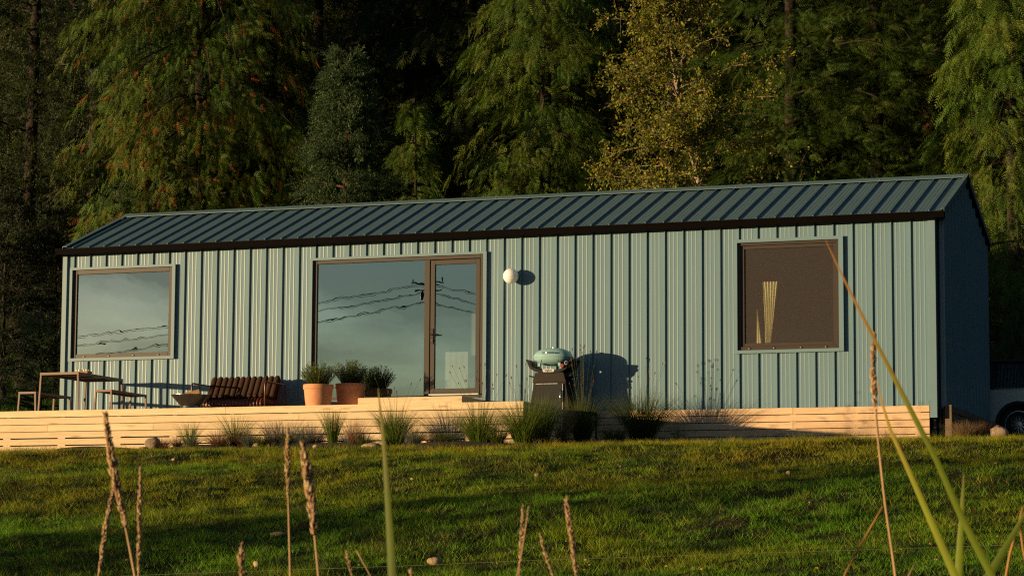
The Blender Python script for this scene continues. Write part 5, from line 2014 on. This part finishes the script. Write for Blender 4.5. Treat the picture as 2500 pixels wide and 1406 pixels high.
for i, (dy, r_) in enumerate(((0, 0.020), (4, 0.013), (22, 0.020), (25, 0.013), (46, 0.022), (49, 0.013))):
    a = mirror(1047, 690 + dy, 95)
    od = ('topmost', 'second', 'third', 'fourth', 'fifth', 'lowest')[i]
    b = mirror(-500, 872 + dy * 1.1, 130)
    power_line(a, b, 0.8, r_, od + ' power line running left from the pole, mirrored in the big and left windows')
    b = mirror(1900, 760 + dy * 1.3, 110)
    power_line(a, b, 0.9, r_, od + ' power line running right from the pole, mirrored in the glazed door')

# ------------------------------------------------------------------ stems close to the camera
def stem_path(pxs, dist, ext=True):
    pts = [Vector(at_d(x_, y_, dist)) for x_, y_ in pxs]
    if ext:
        d = (pts[-1] - pts[-2]).normalized()
        while pts[-1].z > float(ground_z(pts[-1].x, pts[-1].y)) - 0.02:
            d = (d * 0.85 + Vector((0, 0, -1)) * 0.15).normalized()
            pts.append(pts[-1] + d * 0.12)
    return pts


def resample(pts, n):
    ls = [0]
    for a, b in zip(pts[:-1], pts[1:]):
        ls.append(ls[-1] + (b - a).length)
    out = []
    for t in np.linspace(0, ls[-1], n):
        out.append(Vector([float(np.interp(t, ls, [p[c] for p in pts])) for c in range(3)]))
    return out, ls[-1]


mat('dry_stem', (0.42, 0.27, 0.14), 0.7, var=0.2, scale=14, spec=0.3)
mat('orange_stem', (0.42, 0.21, 0.06), 0.6, var=0.25, scale=9, spec=0.3)


def seed_stem(pxs, head_to, wpx, dist, label, m_='dry_stem', seed=0, stem_w=None):
    """dry stalk; its head of close set spikelets reaches down to photograph height head_to"""
    rg = np.random.default_rng(900 + seed)
    sc = dist / FPX
    pts = stem_path(pxs, dist)
    pts2, L = resample(pts, 40)
    base = pts2[-1]
    root = empty('seeding_grass', base)
    tag(root, label, 'grass stem', 'dry grass stems near the camera')
    sw = (stem_w or wpx * 0.35) * sc * 0.5
    mb = MB()
    mb.tube([p - base for p in pts2], [sw * (0.5 + 0.7 * i / 39) for i in range(40)], 6)
    mb.build('stalk', m_, root, smooth=True)
    if head_to:
        ys = [q[1] for q in pxs]
        frac = (head_to - ys[0]) / max(1e-6, (ys[-1] - ys[0]))
        hl = sum((Vector(at_d(*b, dist)) - Vector(at_d(*a, dist))).length for a, b in zip(pxs[:-1], pxs[1:])) * min(frac, 1.3)
        n = int(max(60, hl / 0.0008))
        ls = np.linspace(0, L, 40)
        s_ = rg.uniform(0, 1, n) * hl
        pos = np.stack([np.interp(s_, ls, [p[c] for p in pts2]) for c in range(3)], -1)
        nx_ = np.stack([np.interp(np.clip(s_ - 0.01, 0, None), ls, [p[c] for p in pts2]) for c in range(3)], -1)
        up = norm(nx_ - pos + np.array([0, 0, 1e-4]))
        rad = rg.normal(size=(n, 3))
        rad = norm(rad - up * (rad * up).sum(-1, keepdims=True))
        t = s_ / hl
        prof = np.sin(np.clip(t * 0.90 + 0.03, 0, 1) * np.pi) ** 0.7 * (0.94 + 0.07 * np.sin(s_ * 60 + seed))
        w_ = wpx * sc * 0.5
        A = up * 1.0 + rad * 0.42
        Lk = w_ * rg.uniform(1.2, 2.0, n)
        pos = pos + rad * (w_ * 0.38 * prof * rg.uniform(0.2, 1.0, n))[:, None]
        V0 = np.array([[0, 0, 0], [0.35, 0.16, 0], [0.35, 0, 0.16], [0.35, -0.16, 0], [0.35, 0, -0.16], [1, 0, 0]])
        F0 = np.array([(0, 2, 1), (0, 3, 2), (0, 4, 3), (0, 1, 4), (5, 1, 2), (5, 2, 3), (5, 3, 4), (5, 4, 1)])
        cols = np.array([c3(0.58, 0.40, 0.22), c3(0.48, 0.31, 0.16), c3(0.66, 0.50, 0.30), c3(0.36, 0.22, 0.11)])
        V, F, T = scatter((V0, F0), pos - np.array(base), A, rad, Lk * (0.55 + 0.45 * prof), cols[rg.integers(4, size=n)] * rg.uniform(0.8, 1.2, (n, 1)), 0.1)
        np_mesh('seed_head', V, F, 'dry_heads', T, root)
    return root


def blade(pxs, wpx, dist, cols, label, seed=0, twist=0.3):
    """long flat leaf with a keel, narrowing to its tip"""
    sc = dist / FPX
    pts, L = resample(stem_path(pxs, dist), 44)
    base = pts[-1]
    V, F, T = [], [], []
    npx = len(pxs)
    right = Vector(_rt)
    fwd = Vector(_fw)
    top = sum((Vector(at_d(*b, dist)) - Vector(at_d(*a, dist))).length for a, b in zip(pxs[:-1], pxs[1:]))
    for i, p in enumerate(pts):
        s_ = i / 43 * L
        t = min(1.0, s_ / top)
        w_ = wpx * sc * 0.5 * max(0.07, t ** 0.62)
        d = (pts[min(i + 1, 43)] - pts[max(i - 1, 0)]).normalized()
        sd = d.cross(fwd).normalized()
        sd = (sd * math.cos(twist) - fwd * math.sin(twist)).normalized()
        nn = d.cross(sd).normalized()
        q = p - base
        V += [q - sd * w_, q + nn * w_ * 0.35, q + sd * w_]
        u = min(1.0, t * 1.8)
        c_ = (cols[0] * (1 - u) + cols[1] * u) * (0.92 + 0.16 * ((i * 7919) % 13) / 13)
        T += [c_ * 0.95, c_ * 1.15, c_]
    for i in range(43):
        a = 3 * i
        F += [(a, a + 1, a + 4, a + 3), (a + 1, a + 2, a + 5, a + 4)]
    root = np_mesh('tall_grass', np.array([tuple(v) for v in V]), np.array(F), 'blades', np.array(T), smooth=True)
    root.location = base
    tag(root, label, 'grass blade', 'long grass blades near the camera')
    return root


seed_stem([(257, 1012), (268, 1090), (283, 1180), (298, 1240), (312, 1310), (330, 1406)], 1290, 27, 4.6, 'thick leaning seed head crossing another at the left, tip against the deck boards', seed=1, stem_w=11)
seed_stem([(282, 1172), (270, 1225), (255, 1310), (240, 1406)], 1400, 19, 4.9, 'thin seed head leaning left, crossed by the thick one', seed=2, stem_w=8)
seed_stem([(343, 1145), (341, 1250), (338, 1406)], 1400, 18, 5.0, 'straight narrow seed head right of the crossed pair', seed=3, stem_w=8)
seed_stem([(703, 1040), (702, 1110), (703, 1170), (706, 1290), (709, 1406)], 1215, 17, 5.0, 'slim pale seed head on a bare stalk below the sofa', seed=4, stem_w=9)
seed_stem([(740, 1085), (750, 1150), (759, 1220), (768, 1300), (778, 1406)], 1310, 32, 4.4, 'thickest straw coloured seed head right of the slim one', seed=5, stem_w=10)
seed_stem([(590, 1330), (590, 1366), (590, 1406)], 1500, 22, 4.5, 'blunt seed head just reaching into the bottom between two tall ones', seed=6)
seed_stem([(847, 1347), (852, 1375), (860, 1406)], 1406, 13, 4.9, 'small brown seed tip at the bottom left of the tall green blade', seed=7)
seed_stem([(870, 1343), (886, 1372), (906, 1406)], None, 14, 4.9, 'bare tan stalk slanting beside the small brown seed tip', seed=8, stem_w=6)
seed_stem([(1003, 1391), (1004, 1406)], 1500, 13, 4.9, 'tiny seed tip at the bottom right of the tall green blade', seed=9)
seed_stem([(1277, 1235), (1276, 1300), (1268, 1406)], 1406, 16, 4.8, 'upright seed head, thicker of a joined pair in the lower middle', seed=10)
seed_stem([(1291, 1235), (1284, 1285), (1274, 1350), (1262, 1406)], 1290, 8, 4.75, 'thin pale stalk of the joined pair in the lower middle', seed=11, stem_w=6)
seed_stem([(1318, 1303), (1332, 1350), (1350, 1406)], 1406, 13, 4.9, 'short slanting seed head between the pair and the straight one', seed=12)
seed_stem([(1382, 1215), (1389, 1262), (1398, 1330), (1408, 1406)], 1406, 20, 4.6, 'straight straw seed head right of the joined pair', seed=13)
seed_stem([(2135, 815), (2130, 880), (2137, 1000), (2148, 1110), (2160, 1220), (2176, 1330), (2187, 1406)], 1010, 21, 4.7, 'tall brown seed head standing before the square window wall', seed=14, stem_w=11)
seed_stem([(2156, 1235), (2130, 1280), (2098, 1335), (2060, 1406)], None, 14, 4.7, 'orange stalk slanting left from the tall brown stem', 'orange_stem', seed=15, stem_w=10)
seed_stem([(2498, 1238), (2480, 1300), (2466, 1350), (2456, 1406)], None, 14, 4.6, 'orange stalk at the lower right corner', 'orange_stem', seed=16, stem_w=12)
seed_stem([(2490, 1285), (2496, 1330), (2506, 1380)], None, 14, 4.8, 'brown stalk end at the right edge', 'orange_stem', seed=17, stem_w=10)
seed_stem([(2232, 1378), (2216, 1406)], None, 14, 4.9, 'pale stalk tip at the bottom beside the yellow blade', seed=18, stem_w=7)
GB0, GB1 = c3(0.14, 0.20, 0.02), c3(0.19, 0.26, 0.025)
blade([(923, 948), (934, 1050), (942, 1150), (949, 1260), (954, 1340), (957, 1406)], 25, 4.4, (c3(0.19, 0.15, 0.03), GB0 * 0.62), 'tall green blade standing in front of the timber step', seed=1, twist=0.5)
blade([(2015, 585), (2060, 682), (2120, 800), (2200, 955), (2285, 1120), (2352, 1272), (2422, 1406)], 19, 4.3, (c3(0.50, 0.22, 0.06), GB1 * 0.8), 'longest green blade leaning left with an orange tip before the square window', seed=2)
blade([(2140, 925), (2165, 1030), (2226, 1165), (2285, 1300), (2332, 1406)], 20, 4.5, (c3(0.55, 0.33, 0.09), c3(0.28, 0.33, 0.035)), 'yellow green blade below the longest one', seed=3)
blade([(2353, 1150), (2350, 1230), (2344, 1320), (2340, 1406)], 20, 4.6, (c3(0.16, 0.17, 0.04), GB1), 'short upright pale green blade crossing the longest one', seed=4)
blade([(2520, 1215), (2485, 1285), (2450, 1345), (2412, 1406)], 22, 4.5, (GB0, GB0 * 0.7), 'dark green blade leaning right in the lower right corner', seed=5)

# thin fence wire strung low across the foot of the lawn
mb = MB()
wp_ = [at_d(*q) for q in ((-200, 1425, 17), (450, 1399, 17), (1000, 1380, 17), (1300, 1367, 17), (2150, 1340, 17), (2700, 1322, 17))]
mb.tube(wp_, 0.0012, 5)
fw2 = mb.build('wire', 'wire_pale')
fn = empty('wire_fence', wp_[0])
tag(fn, 'single thin pale wire strung low across the bottom of the lawn', 'fence')
fw2.parent = fn
fw2.location = -Vector(wp_[0])
for q in (wp_[0], wp_[-1]):
    mb = MB()
    gz_ = float(ground_z(q[0], q[1])) - 0.2
    mb.tube([(0, 0, gz_ - q[2]), (0, 0, 0.12)], 0.03, 8)
    o = mb.build('post', 'pole_wood', fn)
    o.location = Vector(q) - Vector(wp_[0])
